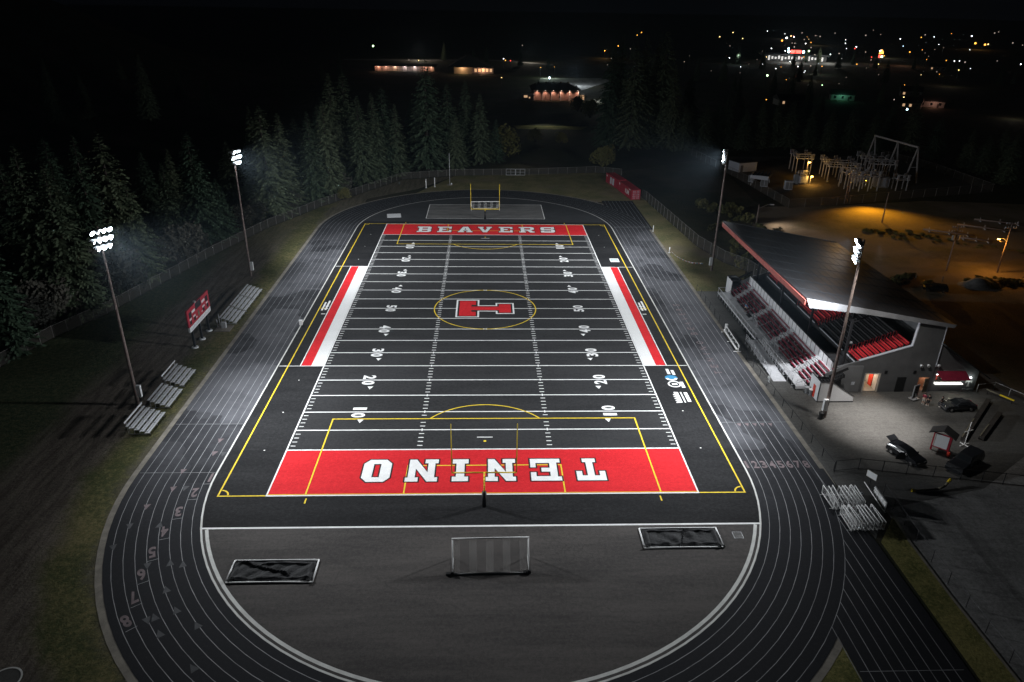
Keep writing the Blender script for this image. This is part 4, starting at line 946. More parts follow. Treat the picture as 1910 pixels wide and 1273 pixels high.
# ------------------------------------------------------------------ crowd barriers
bar0 = thing('crowd_barrier', 'x', 'barrier', (0, 0, 0)); L_, H_ = 3.0, 1.15
m = M(); P = [(0, -L_ / 2, .12), (0, L_ / 2, .12), (0, L_ / 2, H_), (0, -L_ / 2, H_), (0, -L_ / 2, .12)]; m.path(P, .05, 6); m.path([(0, -.5, .12), (0, -.5, H_)], .03, 6); m.path([(0, .5, .12), (0, .5, H_)], .03, 6); m.build('frame', 'white', bar0, smooth=True)
m = M()
for k in range(13): y = -L_ / 2 + k * .25; m.tube((0, y, .14), (0, y, H_ - .02), .010, n=3, cap=False)
for k in range(4): z = .3 + k * .22; m.tube((0, -L_ / 2, z), (0, L_ / 2, z), .009, n=3, cap=False)
m.build('mesh_panel', 'white', bar0)
for y in (-L_ / 2 + .25, L_ / 2 - .25):
    m = M(); m.path([(-.34, y, .03), (.34, y, .03)], .03, 6); m.path([(0, y, .03), (0, y, .14)], .03, 6); m.build('foot', 'white', bar0)
k = 0
for row, (x0, dxs, yc, n, nm) in enumerate(((38.55, (0, .42, .5, .62, .5, .5, .42, .22, .36), -56.7, 9, 'far'), (38.95, (0, .34, .40, .26, .50, .38, .44, .42, .52, .14), -60.3, 10, 'near'))):
    x = x0
    for i in range(n):
        x += dxs[i]; lab = f'{ORD[i]} white barrier from the track side in the {nm} row of stored barriers'
        if k == 0: bar0.location = (x, yc, 0); bar0['label'] = lab; bar0['group'] = 'white crowd barriers stored by the track'; o = bar0
        else: o = dup(bar0, (x, yc + rng.uniform(-.15, .15), 0), 0, lab)
        o.rotation_euler = (R(rng.uniform(-6, 6)) * 0, R(rng.uniform(-3, 5)), R(rng.uniform(-4.5, 2.5))); k += 1
rk = thing('wire_cart', 'white wire cart tipped against a rail beside the stored barriers', 'cart', (43.5, -57.2, 0), R(-4))
m = M(); T = Matrix.Rotation(R(52), 4, 'Y')
def tp(x, y, z): return tuple(T @ Vector((x, y, z)) + Vector((0, 0, .95)))
m.path([tp(-1.0, -1.7, 0), tp(1.0, -1.7, 0), tp(1.0, 1.7, 0), tp(-1.0, 1.7, 0), tp(-1.0, -1.7, 0)], .06, 6)
for y in (-.57, .57): m.path([tp(-1, y, 0), tp(1, y, 0)], .05, 6)
m.build('frame', 'white', rk)
m = M()
for k in range(24): y = -1.7 + k * .148; m.tube(tp(-1, y, 0), tp(1, y, 0), .012, n=3, cap=False)
for k in range(12): x = -1 + k * .18; m.tube(tp(x, -1.7, 0), tp(x, 1.7, 0), .012, n=3, cap=False)
m.build('mesh_panel', 'white', rk)
m = M(); m.box(.6, .75, -1.4, 1.6, .5, 1.3); m.path([(.7, -1.4, 0), (.7, -1.4, 1.3)], .05); m.path([(.7, 1.6, 0), (.7, 1.6, 1.3)], .05); m.build('side_rail', 'white', rk)
for y in (-1.6, 1.6): m = M(); m.lathe((-.65, y, .2), (0, 1, 0), ((-.06, .2), (.06, .2)), 12); m.build('wheel', 'trim', rk)
sg = thing('notice_sign', 'small white notice sign on a dark post beside the gate and barriers', 'sign', (44.7, -53.9, 0), R(-62))
m = M(); m.tube((0, 0, 0), (0, 0, 2.0), .05); m.build('post', 'darkm', sg); m = M(); m.box(-.62, .62, -.06, -.03, 1.15, 1.95); m.build('board', 'sign', sg); m = M(); m.box(-.66, .66, -.045, -.02, 1.10, 2.0); m.build('board_frame', 'timt', sg)
yb = thing('yellow_barrier_arm', 'bent yellow pipe arm lying on the gravel by the gate', 'pipe', (51.8, -54.4, 0))
m = M(); m.path([(49.4, -54.95, .12), (52.4, -54.75, .14), (53.4, -54.35, .3), (54.2, -53.7, .55)], .13, 8); m.build('arm', 'timt', yb, world=True, smooth=True)
m = M(); m.tube((49.15, -54.97, .12), (49.5, -54.94, .12), .17); m.build('arm_end', 'yellow', yb, world=True); m = M(); m.tube((53.9, -53.95, .48), (54.4, -53.55, .62), .16); m.build('arm_end', 'yellow', yb, world=True)

# ------------------------------------------------------------------ cars
def car(name, label, cat, loc, rz, paint, L_=4.6, W_=1.82, H_=1.45, kind='sedan', extra=None):
    root = thing(name, label, cat, loc, rz); w = W_ / 2
    if kind == 'sedan': st = [(-.5, .58, .62, .80), (-.485, .52, .88, .92), (-.33, .9, 1.0, .94), (-.17, .9, 1.40, .76), (.04, .9, 1.45, .76), (.20, .9, 1.0, .93), (.44, .88, .84, .92), (.49, .66, .68, .86), (.5, .5, .5, .8)]
    elif kind == 'hatch': st = [(-.5, .6, .66, .84), (-.49, .9, 1.0, .9), (-.44, .92, 1.40, .76), (-.2, .92, 1.47, .78), (.06, .92, 1.42, .78), (.22, .92, 1.02, .93), (.43, .88, .86, .92), (.49, .66, .7, .86), (.5, .5, .5, .8)]
    else: st = [(-.5, .7, .8, .94), (-.495, .95, 1.08, .95), (-.46, .96, 1.56, .86), (-.12, .96, 1.62, .86), (.06, .96, 1.60, .80), (.17, .98, 1.10, .93), (.44, .95, .96, .92), (.49, .7, .75, .88), (.5, .5, .55, .84)]
    m = M(); S = []
    for fx, zb, zt, rw in st:
        x = fx * L_; zt *= H_ / 1.45; zb *= H_ / 1.45
        S.append([(x, s * wd, z) for s in (-1, 1) for wd, z in ((w * .88, .24), (w * .99, .45), (w, min(zb, zt)), (w * (.5 + .5 * rw) if zt > zb else w * rw, (zb + zt) / 2), (w * rw * .93, zt - .03))])
    loop = [0, 1, 2, 3, 4, 9, 8, 7, 6, 5]; i0 = len(m.v)
    for s_ in S: m.v += [s_[k] for k in loop]
    for j in range(len(S) - 1):
        for k in range(10):
            a = i0 + j * 10 + k; b = i0 + j * 10 + (k + 1) % 10; m.f.append((a, b, b + 10, a + 10)); m.m.append(0)
    m.f.append(tuple(i0 + k for k in range(10))[::-1]); m.m.append(0); m.f.append(tuple(i0 + (len(S) - 1) * 10 + k for k in range(10))); m.m.append(0)
    m.build('body', paint, root, smooth=False)
    cab = [k for k, s_ in enumerate(st) if s_[2] > 1.3]; a, b = cab[0], cab[-1]
    def pt(j, k, out=.012): p = Vector(S[j][k]); return (p.x, p.y + (out if p.y > 0 else -out), p.z + .004)
    for s_ in (0, 5):
        m = M(); q = [Vector(pt(a, s_ + 2)), Vector(pt(b, s_ + 2)), Vector(pt(b, s_ + 4)), Vector(pt(a, s_ + 4))]
        base = [q[0].lerp(q[3], .12), q[1].lerp(q[2], .12), q[1].lerp(q[2], .86), q[0].lerp(q[3], .86)]
        m.poly([tuple(v) for v in base]); f = Vector(pt(b + 1, s_ + 2)); m.poly([tuple(base[1] + Vector((.04, 0, 0))), tuple(f.lerp(base[1], .25)), tuple(base[2] + Vector((.04, 0, 0)))]); m.build('side_window', 'glass', root)
    for j0, j1 in ((b, b + 1), (a, a - 1)):
        T0, T1, B0, B1 = (Vector(S[j0][4]), Vector(S[j0][9]), Vector(S[j1][4]), Vector(S[j1][9])); c = (T0 + T1 + B0 + B1) / 4
        n_ = (T1 - T0).cross(B0 - T0).normalized()
        if n_.z < 0: n_ = -n_
        q = [p.lerp(c, .10) + n_ * .014 for p in (T0, T1, B1, B0)]; m = M(); m.poly([tuple(p) for p in q]); m.build('windscreen' if j0 == b else 'rear_window', 'glass', root)
    for fx in (-.31, .32):
        for s_ in (-1, 1):
            m = M(); m.lathe((fx * L_, s_ * (w - .20), .33), (0, s_, 0), ((0, .30), (.02, .33), (.20, .33), (.225, .29)), 16); wh = m.build('wheel', 'tyre', root); m = M(); m.lathe((fx * L_, s_ * (w + .01), .33), (0, s_, 0), ((0, .20), (.03, .19), (.035, .05)), 12); m.build('rim', 'chrome', wh)
    for s_ in (-1, 1):
        m = M(); m.box(.475 * L_, .493 * L_, s_ * w * .62 - .2, s_ * w * .62 + .2, .60, .74); m.build('headlight', 'chrome', root)
        m = M(); m.box(-.503 * L_, -.493 * L_, s_ * w * .68 - .18, s_ * w * .68 + .18, .70, .86); m.build('tail_light', 'maroon', root)
        m = M(); m.box(.15 * L_, .18 * L_, s_ * (w + .02) - .0, s_ * (w + .02) + s_ * .18, .96, 1.1); m.build('mirror', paint, root)
    for fx in (-.507, .505): m = M(); m.bar((fx * L_, -w * .8, .46), (fx * L_, w * .8, .46), .06, .14); m.build('bumper', 'chrome' if kind == 'sedan' else paint, root)
    if extra: extra(root, w, L_)
    return root
car('parked_car', 'dark sedan with bright bumper parked before the concession stand', 'car', (65.7, -36.25, 0), R(184), 'carg')
def tailgate(root, w, L_):
    m = M(); m.bar((-.44 * L_, 0, 1.44), (-.60 * L_, 0, 1.75), w * 1.5, .06); m.build('tailgate', 'carg', root)
    m = M(); T = Matrix.Translation((.12 * L_, -w, 0)) @ Matrix.Rotation(R(-118), 4, 'Z'); m.box(0, 1.05, -.04, .04, .35, .95, 0, T); m.box(.05, .9, -.03, .03, .95, 1.38, 0, T); m.build('open_door', 'carb', root)
car('parked_car', 'black hatchback with raised tailgate and open door parked near the gate', 'car', (52.0, -48.2, 0), R(-68), 'carb', 4.5, 1.82, 1.5, 'hatch', tailgate)
car('parked_pickup', 'dark pickup with a covered bed parked behind the black hatchback', 'pickup', (58.3, -50.0, 0), R(213), 'card', 5.6, 1.95, 1.6, 'pickup')
car('parked_car', 'dark car in the shade of the rear of the grandstand roof', 'car', (88.6, 9.5, 0), R(160), 'card', 4.4, 1.8, 1.45, 'hatch')

# ------------------------------------------------------------------ kiosk, stands, timbers, bins
ks = thing('notice_kiosk', 'roofed notice kiosk with a large pale board on the plaza', 'kiosk', (57.0, -46.9, 0), R(-43))
for x in (-.95, .95):
    m = M(); m.box(x - .1, x + .1, -.1, .1, 0, 2.9); m.build('post', 'cont', ks)
m = M(); m.box(-1.0, 1.0, -.14, -.06, .55, 2.6); m.build('frame', 'cont', ks)
m = M(); m.box(-.72, .72, -.17, -.145, .7, 2.45); m.build('board', 'sign', ks); m = M(); m.box(-.88, -.76, -.17, -.145, .7, 2.45); m.build('pale_stile', 'clothw', ks)
m = M(); m.slab([[(-1.5, 2.75), (0, 3.5), (1.5, 2.75), (1.5, 2.63), (0, 3.36), (-1.5, 2.63)]], lambda u, v, s: (u, -.9 + 1.8 * s, v)); m.build('roof', 'broof', ks)
m = M(); m.lathe((1.15, -.35, .05), (0, 0, 1), ((0, .2), (.5, .22), (.6, .1)), 10); m.build('red_bucket', 'ored', ks)
cs_ = thing('cross_stand', 'thin white stand with a crossbar next to the kiosk', 'stand', (61.2, -45.4, 0), R(20))
m = M(); m.tube((0, 0, .05), (0, 0, 3.4), .06); m.build('mast', 'white', cs_); m = M(); m.bar((-.75, 0, 2.1), (.75, 0, 2.1), .08, .08); m.build('crossbar', 'white', cs_); m = M(); m.bar((-.8, 0, .06), (.8, 0, .06), .1, .1); m.bar((0, -.6, .06), (0, .6, .06), .1, .1); m.build('base', 'white', cs_)
def timber(a, b, h, wd, label):
    root = thing('timber_wall', label, 'low wall', (*a, 0), group='low dark timber walls on the plaza'); m = M(); v = Vector((b[0] - a[0], b[1] - a[1], 0))
    m.bar((0, 0, h / 2), v + Vector((0, 0, h / 2)), wd, h); m.build('timbers', 'timber', root)
    n_ = Vector((-v.y, v.x, 0)).normalized(); m = M(); m.bar(n_ * (wd / 2 - .1) + Vector((0, 0, h + .03)), n_ * (wd / 2 - .1) + v * .45 + Vector((0, 0, h + .03)), .14, .06); m.build('pale_edge', 'timt', root)
timber((61.6, -44.4), (71.3, -34.4), 0.5, .6, 'low dark timber wall, the one nearer the concession stand'); timber((64.1, -44.2), (70.6, -38.0), 0.5, .6, 'low dark timber wall, the one farther from the kiosk')
rl = thing('yellow_rail', 'yellow ended rail at the corner of the concession yard', 'rail', (73.4, -33.6, 0))
m = M(); m.bar((72.5, -32.0, .7), (74.3, -35.2, .7), .1, .16); m.build('rail', 'timt', rl, world=True); m = M(); m.bar((73.4, -33.6, .7), (74.35, -35.3, .7), .13, .2); m.build('yellow_section', 'yellow', rl, world=True)
for y in (-32.2, -35.0): m = M(); m.tube((72.6 + (-32.2 - y) * .6, y, 0), (72.6 + (-32.2 - y) * .6, y, .7), .05); m.build('post', 'darkm', rl, world=True)
pp = thing('panel_cart', 'grey upright panel on a wheeled base by the dark door', 'cart', (61.0, -33.6, 0), R(22))
m = M(); m.box(-.5, .5, -.08, .08, .3, 2.3); m.build('panel', 'wallp', pp); m = M()
for k in range(6): m.box(-.36, .36, -.1, -.085, .5 + k * .28, .68 + k * .28)
m.build('louvres', 'black', pp); m = M(); m.box(-.6, .6, -.45, .45, .1, .2); m.bar((0, -.4, .2), (0, -.06, 1.0), .08, .06); m.build('base', 'galv', pp)
for x in (-.5, .5): m = M(); m.lathe((x, -.35, .1), (1, 0, 0), ((-.05, .1), (.05, .1)), 10); m.build('wheel', 'black', pp)
def bin_(x, y, label, lid='galv', body='wallg', rz=0):
    root = thing('litter_bin', label, 'bin', (x, y, 0), rz); m = M(); m.lathe((0, 0, 0), (0, 0, 1), ((0, .26), (.9, .33)), 14); m.build('barrel', body, root); m = M(); m.lathe((0, 0, .905), (0, 0, 1), ((0, .35), (.08, .34), (.16, .1)), 14); m.build('lid', lid, root)
bin_(45.35, -38.75, 'dark litter bin against the foot of the floodlight pole by the grandstand', 'black', 'black')
bin_(46.3, -31.6, 'grey bin leaning by the white stair wall with red door', 'galv', 'wallp'); bin_(46.6, -32.3, 'pale round lidded bin right beside the red door', 'white', 'wallp')
sp_ = thing('fence_sign', 'white panel sign fixed near the pipe rail by the ramp foot', 'sign', (41.5, -29.2, 0), R(-80)); m = M(); m.box(-.3, .3, -.03, .03, .55, 1.4); m.build('board', 'sign', sp_); m = M(); m.tube((0, .05, 0), (0, .05, 1.5), .035); m.build('post', 'darkm', sp_)
tb = thing('team_bench', 'white team bench with slotted back beside the straight', 'bench', (40.75, -14.2, 0), R(-2))
m = M(); m.bar((.05, -3.9, .95), (.05, 3.9, .95), .05, .42); m.build('backrest', 'white', tb); m = M(); m.box(-.40, -.05, -3.9, 3.9, .42, .47); m.build('seat', 'white', tb)
for k in range(5): y = -3.3 + k * 1.45; m = M(); m.box(-.05, -.02, y, y + .9, .78, 1.0); m.build('slot', 'black', tb)
for y in (-3.8, 0, 3.8): m = M(); m.bar((-.7, y, .04), (.5, y, .04), .1, .07); m.bar((0, y, .05), (.04, y, .9), .08, .08); m.build('foot', 'white', tb)
m = M(); m.box(-.05, .35, 3.95, 4.4, .02, 1.35); m.build('end_box', 'white', tb)

# ------------------------------------------------------------------ people
def person(label, loc, rz, top, legs, pose='stand', hold=0):
    root = thing('person', label, 'person', loc, rz)
    def skin(name, V, E_, rad, mk, par):
        me = bpy.data.meshes.new(name); me.from_pydata(V, E_, []); me.materials.append(MT[mk]); o = bpy.data.objects.new(name, me); COL.objects.link(o); o.parent = par
        sm = o.modifiers.new('Skin', 'SKIN'); sm.use_smooth_shade = True
        for k, r in enumerate(rad): me.skin_vertices[0].data[k].radius = (r, r)
        me.skin_vertices[0].data[0].use_root = True
        s_ = o.modifiers.new('Sub', 'SUBSURF'); s_.levels = 1; s_.render_levels = 1; return o
    st = .10; V = [(0, 0, .95), (0, 0, 1.15), (0, .0, 1.38), (0, .01, 1.50), (0, .02, 1.60), (0, .015, 1.70)]; E_ = [(0, 1), (1, 2), (2, 3), (3, 4), (4, 5)]; rad = [.135, .125, .14, .06, .085, .075]
    for s_ in (-1, 1):
        b = len(V); fy = .10 * s_ * hold
        V += [(s_ * .10, 0, .88), (s_ * .11, .02, .50), (s_ * .12, -.02, .08), (s_ * .13, .12, .05)]; E_ += [(0, b), (b, b + 1), (b + 1, b + 2), (b + 2, b + 3)]; rad += [.095, .065, .045, .04]
        b = len(V); hy = .22 if hold else .04; V += [(s_ * .19, 0, 1.40), (s_ * .25, -.01, 1.14), (s_ * (.16 if hold else .27), hy, 1.02 if hold else .90), (s_ * (.12 if hold else .28), hy + .06, 1.02 if hold else .83)]; E_ += [(2, b), (b, b + 1), (b + 1, b + 2), (b + 2, b + 3)]; rad += [.065, .05, .036, .034]
        hb = b + 3; hx, hyy, hz_ = V[hb]
        for f in range(5):
            b = len(V); o = (f - 2) * .017; ln_ = (.05, .075, .085, .078, .06)[f]
            V += [(hx + (o if f else -s_ * .05), hyy + (.03 if f == 0 else .01), hz_ - ln_ * .55), (hx + (o if f else -s_ * .055), hyy + .025, hz_ - ln_)]; E_ += [(hb, b), (b, b + 1)]; rad += [.010, .008]
    skin('body', V, E_, rad, 'skin', root)
    V = [(0, 0, 1.0), (0, 0, 1.2), (0, 0, 1.39), (0, .005, 1.46)]; E_ = [(0, 1), (1, 2), (2, 3)]; rad = [.16, .15, .165, .08]
    for s_ in (-1, 1): b = len(V); V += [(s_ * .19, 0, 1.40), (s_ * .25, -.01, 1.16), (s_ * (.2 if hold else .265), .14 if hold else .02, 1.06 if hold else .98)]; E_ += [(2, b), (b, b + 1), (b + 1, b + 2)]; rad += [.085, .068, .055]
    skin('top_clothing', V, E_, rad, top, root)
    V = [(0, 0, .97)]; E_ = []; rad = [.155]
    for s_ in (-1, 1): b = len(V); V += [(s_ * .10, 0, .86), (s_ * .11, .02, .50), (s_ * .12, -.01, .30 if legs == 'clothd' else .44)]; E_ += [(0, b), (b, b + 1), (b + 1, b + 2)]; rad += [.115, .085, .07]
    skin('trousers', V, E_, rad, legs, root)
    m = M(); m.lathe((0, .0, 1.60), (0, -.08, 1), ((0, .098), (.06, .103), (.12, .085), (.155, .04)), 12); m.build('hair', 'hair', root, smooth=True)
    m = M()
    for s_ in (-1, 1): m.lathe((s_ * .035, .098, 1.635), (0, 1, 0), ((0, .012), (.008, .006)), 8)
    m.lathe((0, .095, 1.61), (0, 1, -.3), ((0, .016), (.025, .009)), 8); m.bar((-.025, .097, 1.575), (.025, .097, 1.575), .01, .008)
    for s_ in (-1, 1): m.lathe((s_ * .084, .015, 1.62), (s_, 0, 0), ((0, .025), (.014, .018)), 8)
    m.build('face_features', 'skin', root)
    for s_ in (-1, 1): m = M(); m.box(s_ * .12 - .05, s_ * .12 + .05, -.08, .19, -.005, .085); m.build('shoe', 'clothw', root)
    return root
person('person in dark top and shorts standing in the pair outside the concession stand', (62.0, -35.3, 0), R(160), 'clothd', 'clothd')
person('person in pale cap and brownish top, left of the pair outside the concession stand', (61.6, -34.9, 0), R(-60), 'maroon', 'clothw', hold=1)
person('person in dark clothes standing alone between the pair and the parked sedan', (63.6, -35.8, 0), R(35), 'clothd', 'clothd', hold=1)
person('person in blue top standing at the front row of the aluminium bleacher', (46.5, -3.3, .76), R(120), 'clothb', 'clothd')
# ------------------------------------------------------------------ red containers
def container(a, b, label, doors):
    A_, B_ = Vector((*a, 0)), Vector((*b, 0)); d = (B_ - A_); L_ = d.length; root = thing('shipping_container', label, 'container', tuple((A_ + B_) / 2), math.atan2(d.y, d.x), 'red containers at the corner of the far grass')
    W_, H_ = 2.44, 2.9; m = M(); m.box(-L_ / 2, L_ / 2, -W_ / 2 + .06, W_ / 2 - .06, .1, H_ - .05)
    n = int(L_ / .28)
    for k in range(n):
        x = -L_ / 2 + .15 + k * .28
        for s in (-1, 1): m.box(x, x + .15, s * W_ / 2 - (.06 if s > 0 else 0), s * W_ / 2 + (.0 if s > 0 else .06), .2, H_ - .15)
    for s in (-1, 1):
        for z in (.12, H_ - .08): m.bar((-L_ / 2 - .01, s * (W_ / 2), z), (L_ / 2 + .01, s * (W_ / 2), z), .14, .18)
        for e in (-1, 1): m.bar((e * L_ / 2, s * (W_ / 2), 0), (e * L_ / 2, s * (W_ / 2), H_), .16, .16)
    m.build('shell', 'cont', root); return root, L_, W_, H_
c1, L_, W_, H_ = container((42.5, 80.6), (40.75, 92.3), 'red shipping container with white lettering, the nearer one', 0)
e = -L_ / 2 - .02
for s in (-1, 1):
    m = M(); m.box(e - .05, e, *sorted((s * .04, s * 1.1)), .2, 2.7); dr = m.build('door', 'cont', c1)
    m = M()
    for y in (.3, .75): m.tube((e - .09, s * y, .25), (e - .09, s * y, 2.65), .025, n=5)
    for y in (.2, .5, .8):
        for z in (.5, 1.0, 1.5, 2.0, 2.4): m.box(e - .075, e - .05, *sorted((s * y, s * (y + .16))), z, z + .10)
    m.build('lock_rods', 'trim', dr)
m = M(); sy = W_ / 2 + .02
m.text('K LINE', (-1.9, sy, 1.45), (-1, 0, 0), (0, 0, 1), 3.4, 1.15, 0, .03); m.build('lettering', 'white', c1)
m = M(); m.box(L_ / 2 - 1.1, L_ / 2 - .5, sy - .01, sy, 1.9, 2.5); m.box(-4.6, -3.3, sy - .01, sy, 2.45, 2.65); m.build('marking_plate', 'white', c1)
c2, L_, W_, H_ = container((40.7, 93.2), (38.7, 103.2), 'red shipping container with two white doors in its side, the farther one', 1)
for x in (-.9, 1.1): m = M(); m.box(x - .7, x + .6, sy - .02, sy + .03, .35, 2.35); m.build('side_door', 'trim', c2)
m = M(); m.box(L_ / 2 - .9, L_ / 2 - .4, sy - .01, sy, 1.9, 2.4); m.build('marking_plate', 'white', c2)

# ------------------------------------------------------------------ substation
gn = thing('steel_gantry', 'tall steel line gantry on A-shaped legs over the substation', 'gantry', (133, 115, 0))
m = M(); m.bar((134.7, 104.6, 11.2), (131.7, 126.4, 11.2), .55, .5); gb = m.build('beam', 'galv', gn, world=True)
for y in (104.6, 114.3, 126.2):
    x = 134.7 - (y - 104.6) * .1376
    for s in (-1, 1): m = M(); m.bar((x, y, 11.2), (x + s * 2.1, y, 0), .34, .34); m.build('leg', 'galv', gn, world=True)
    m = M(); m.bar((x - 1.2, y, 5.0), (x + 1.2, y, 5.0), .16, .16); m.build('cross_tie', 'galv', gn, world=True)
def insul(m, x, y, z, h, mm=1):
    m.tube((x, y, z), (x, y, z + h), .09, .09, 7, mm)
    for k in range(int(h / .22)): m.tube((x, y, z + .08 + k * .22), (x, y, z + .16 + k * .22), .20, .12, 7, mm)
INS = {}
def insulator(h, root, loc, mk='trim'):
    if (h, mk) not in INS: m = M(); insul(m, 0, 0, 0, h, 0); o = m.build('insulator', mk, root); INS[h, mk] = o
    else: o = INS[h, mk].copy(); COL.objects.link(o); o.parent = root
    o.location = loc; return o
def bus_rack(x, y, rz, nx, ny, h, dxx, dyy, label, tops=1.3):
    root = thing('bus_rack', label, 'switchgear', (x, y, 0), rz, 'steel bus racks in the substation')
    for i in range(nx):
        for j in range(ny):
            m = M(); m.box(i * dxx - .12, i * dxx + .12, j * dyy - .12, j * dyy + .12, 0, h); m.build('column', 'galv', root)
    for j in range(ny): m = M(); m.bar((-.6, j * dyy, h + .1), ((nx - 1) * dxx + .6, j * dyy, h + .1), .22, .26); m.build('beam', 'galv', root)
    for i in range(nx):
        m = M(); m.bar((i * dxx, -.5, h + .34), (i * dxx, (ny - 1) * dyy + .5, h + .34), .18, .2)
        m.build('cross_beam', 'galv', root)
        for j in range(ny):
            for q in (-.9, 0, .9): c_ = insulator(tops, root, (i * dxx + q * .6, j * dyy + q * .5, h + .25))
    m = M()
    for q in (-.6, 0, .6): m.tube((q, -.4, h + .3 + tops), (q, (ny - 1) * dyy + .4, h + .3 + tops), .04, n=5); m.tube((-.5, q, h + .2 + tops), ((nx - 1) * dxx + .5, q, h + .2 + tops), .04, n=5)
    m.build('busbars', 'galv', root); return root
bus_rack(102.6, 117.0, R(-8), 2, 3, 5.0, 4.6, 4.2, 'galvanised bus rack with insulators at the left end above the yellow lamps')
bus_rack(108.2, 105.2, R(-12), 3, 4, 4.8, 4.2, 4.0, 'galvanised bus rack with insulators right of the yellow lamps')
bus_rack(109.8, 92.8, R(4), 4, 3, 4.4, 2.9, 3.2, 'lower bus rack nearest the front fence of the substation')
bus_rack(121.5, 106.0, R(-10), 3, 4, 5.6, 3.8, 4.6, 'bus rack standing behind the transformer, left of the gantry')
bus_rack(124.6, 94.0, R(0), 2, 2, 3.2, 3.2, 2.4, 'small low rack in front of the gantry legs')
def transformer(x, y, rz, s, label):
    root = thing('power_transformer', label, 'transformer', (x, y, 0), rz, 'grey transformers in the substation')
    m = M(); m.box(-1.6 * s, 1.6 * s, -1.0 * s, 1.0 * s, .2, 3.0 * s); m.box(-1.7 * s, 1.7 * s, -1.1 * s, 1.1 * s, 0, .2); m.build('tank', 'wallp', root)
    for sy_ in (-1, 1):
        m = M()
        for k in range(9): xx = (-1.4 + k * .35) * s; m.box(xx - .06, xx + .06, *sorted((sy_ * 1.02 * s, sy_ * 1.75 * s)), .5 * s, 2.7 * s)
        m.build('radiator', 'trim', root)
    for k in (-1, 0, 1): insulator(1.3 * s, root, (k * s, .3 * s, 3.0 * s)); insulator(.7 * s, root, (k * .6 * s, -.5 * s, 3.0 * s))
    m = M(); m.tube((-1.2 * s, .8 * s, 3.5 * s), (1.2 * s, .8 * s, 3.5 * s), .3 * s, n=12); m.bar((0, .8 * s, 2.8 * s), (0, .8 * s, 3.4 * s), .2, .2); m.build('conservator', 'wallp', root)
transformer(118.6, 105.5, R(10), 1.35, 'large grey transformer with radiator fins under the bus racks')
transformer(122.3, 99.0, R(-5), 1.15, 'pale grey transformer with radiator fins in front of the gantry')
transformer(98.6, 103.0, R(20), .95, 'grey transformer lit yellow by the substation lamp')
def cabinet(x, y, rz, w_, d_, h, label):
    root = thing('switch_cabinet', label, 'cabinet', (x, y, 0), rz, 'pale switch cabinets in the substation'); m = M(); m.box(-w_ / 2, w_ / 2, -d_ / 2, d_ / 2, .1, h); m.box(-w_ / 2 - .06, w_ / 2 + .06, -d_ / 2 - .06, d_ / 2 + .06, h, h + .1); m.build('housing', 'trim', root)
    for k in range(2): m = M(); m.box(-w_ / 2 + .1 + k * w_ / 2, -.08 + k * w_ / 2, -d_ / 2 - .03, -d_ / 2 - .01, .3, h - .2); m.build('door', 'wallp', root)
cabinet(91.6, 94.6, R(-8), 2.2, 1.8, 2.6, 'pale switch cabinet at the front of the substation, the rightmost one'); cabinet(85.6, 98.5, R(-20), 2.2, 1.6, 2.3, 'pale switch cabinet under the insulator canopy'); cabinet(101.2, 106.3, R(0), 1.4, 1.2, 3.2, 'tall cabinet lit yellow beside the lamp'); cabinet(83.6, 104.8, R(-20), 1.6, 1.4, 2.0, 'pale switch cabinet at the left end of the insulator canopy')
ic = thing('insulator_canopy', 'pale flat canopy on legs with rows of insulators on its top', 'switchgear', (85.6, 101.8, 0), R(-28))
m = M(); m.box(-2.7, 2.7, -3.9, 3.9, 2.6, 2.75); m.box(-2.75, -2.65, -3.9, 3.9, 2.2, 3.3); m.box(-2.7, 2.7, -3.95, -3.85, 2.2, 3.3); m.build('canopy', 'trim', ic)
for i in range(5):
    for j in range(7): insulator(.8, ic, (-2.1 + i * 1.05, -3.3 + j * 1.1, 2.75), 'clothd')
for x in (-2.3, 2.3):
    for y in (-3.4, 0, 3.4): m = M(); m.bar((x, y, 0), (x * .9, y, 2.6), .16, .16); m.build('leg', 'galv', ic)
wb = thing('control_hut', 'small pale flat roofed hut at the left of the substation', 'building', (86.6, 122.6, 0), R(20))
m = M(); m.box(-3.6, 3.6, -2.8, 2.8, 0, 3.0); m.build('wall', 'trim', wb); m = M(); m.box(-3.8, 3.8, -3.0, 3.0, 3.0, 3.25); m.build('roof', 'broof', wb); m = M(); m.box(-3.0, -2.0, -2.86, -2.8, 0, 2.2); m.build('door', 'wallg', wb)
def yard_lamp(x, y, h, power, label):
    root = thing('yard_lamp', label, 'lamp', (x, y, 0), group='lit yellow lamps in the substation'); m = M(); m.tube((0, 0, 0), (0, 0, h), .09, .07); m.bar((0, 0, h - .1), (0, -.7, h), .07, .07); m.build('pole', 'galv', root)
    m = M(); m.lathe((0, -.8, h + .1), (0, 0, -1), ((0, .12), (.1, .28), (.25, .34)), 12); hd = m.build('lamp_head', 'galv', root); m = M(); m.lathe((0, -.8, h - .14), (0, 0, -1), ((0, .30), (.14, .34), (.28, .22), (.34, .06)), 12); m.build('bulb', 'e_s', hd); lamp('sodium_light', 'POINT', (x, y - .8, h - .75), power, (1, .52, .10), size=.3, parent=root)
yard_lamp(103.6, 110.8, 5.5, 500, 'lit yellow yard lamp, the upper of the two in the substation'); yard_lamp(101.3, 101.9, 2.9, 520, 'lit yellow yard lamp, the lower of the two in the substation')

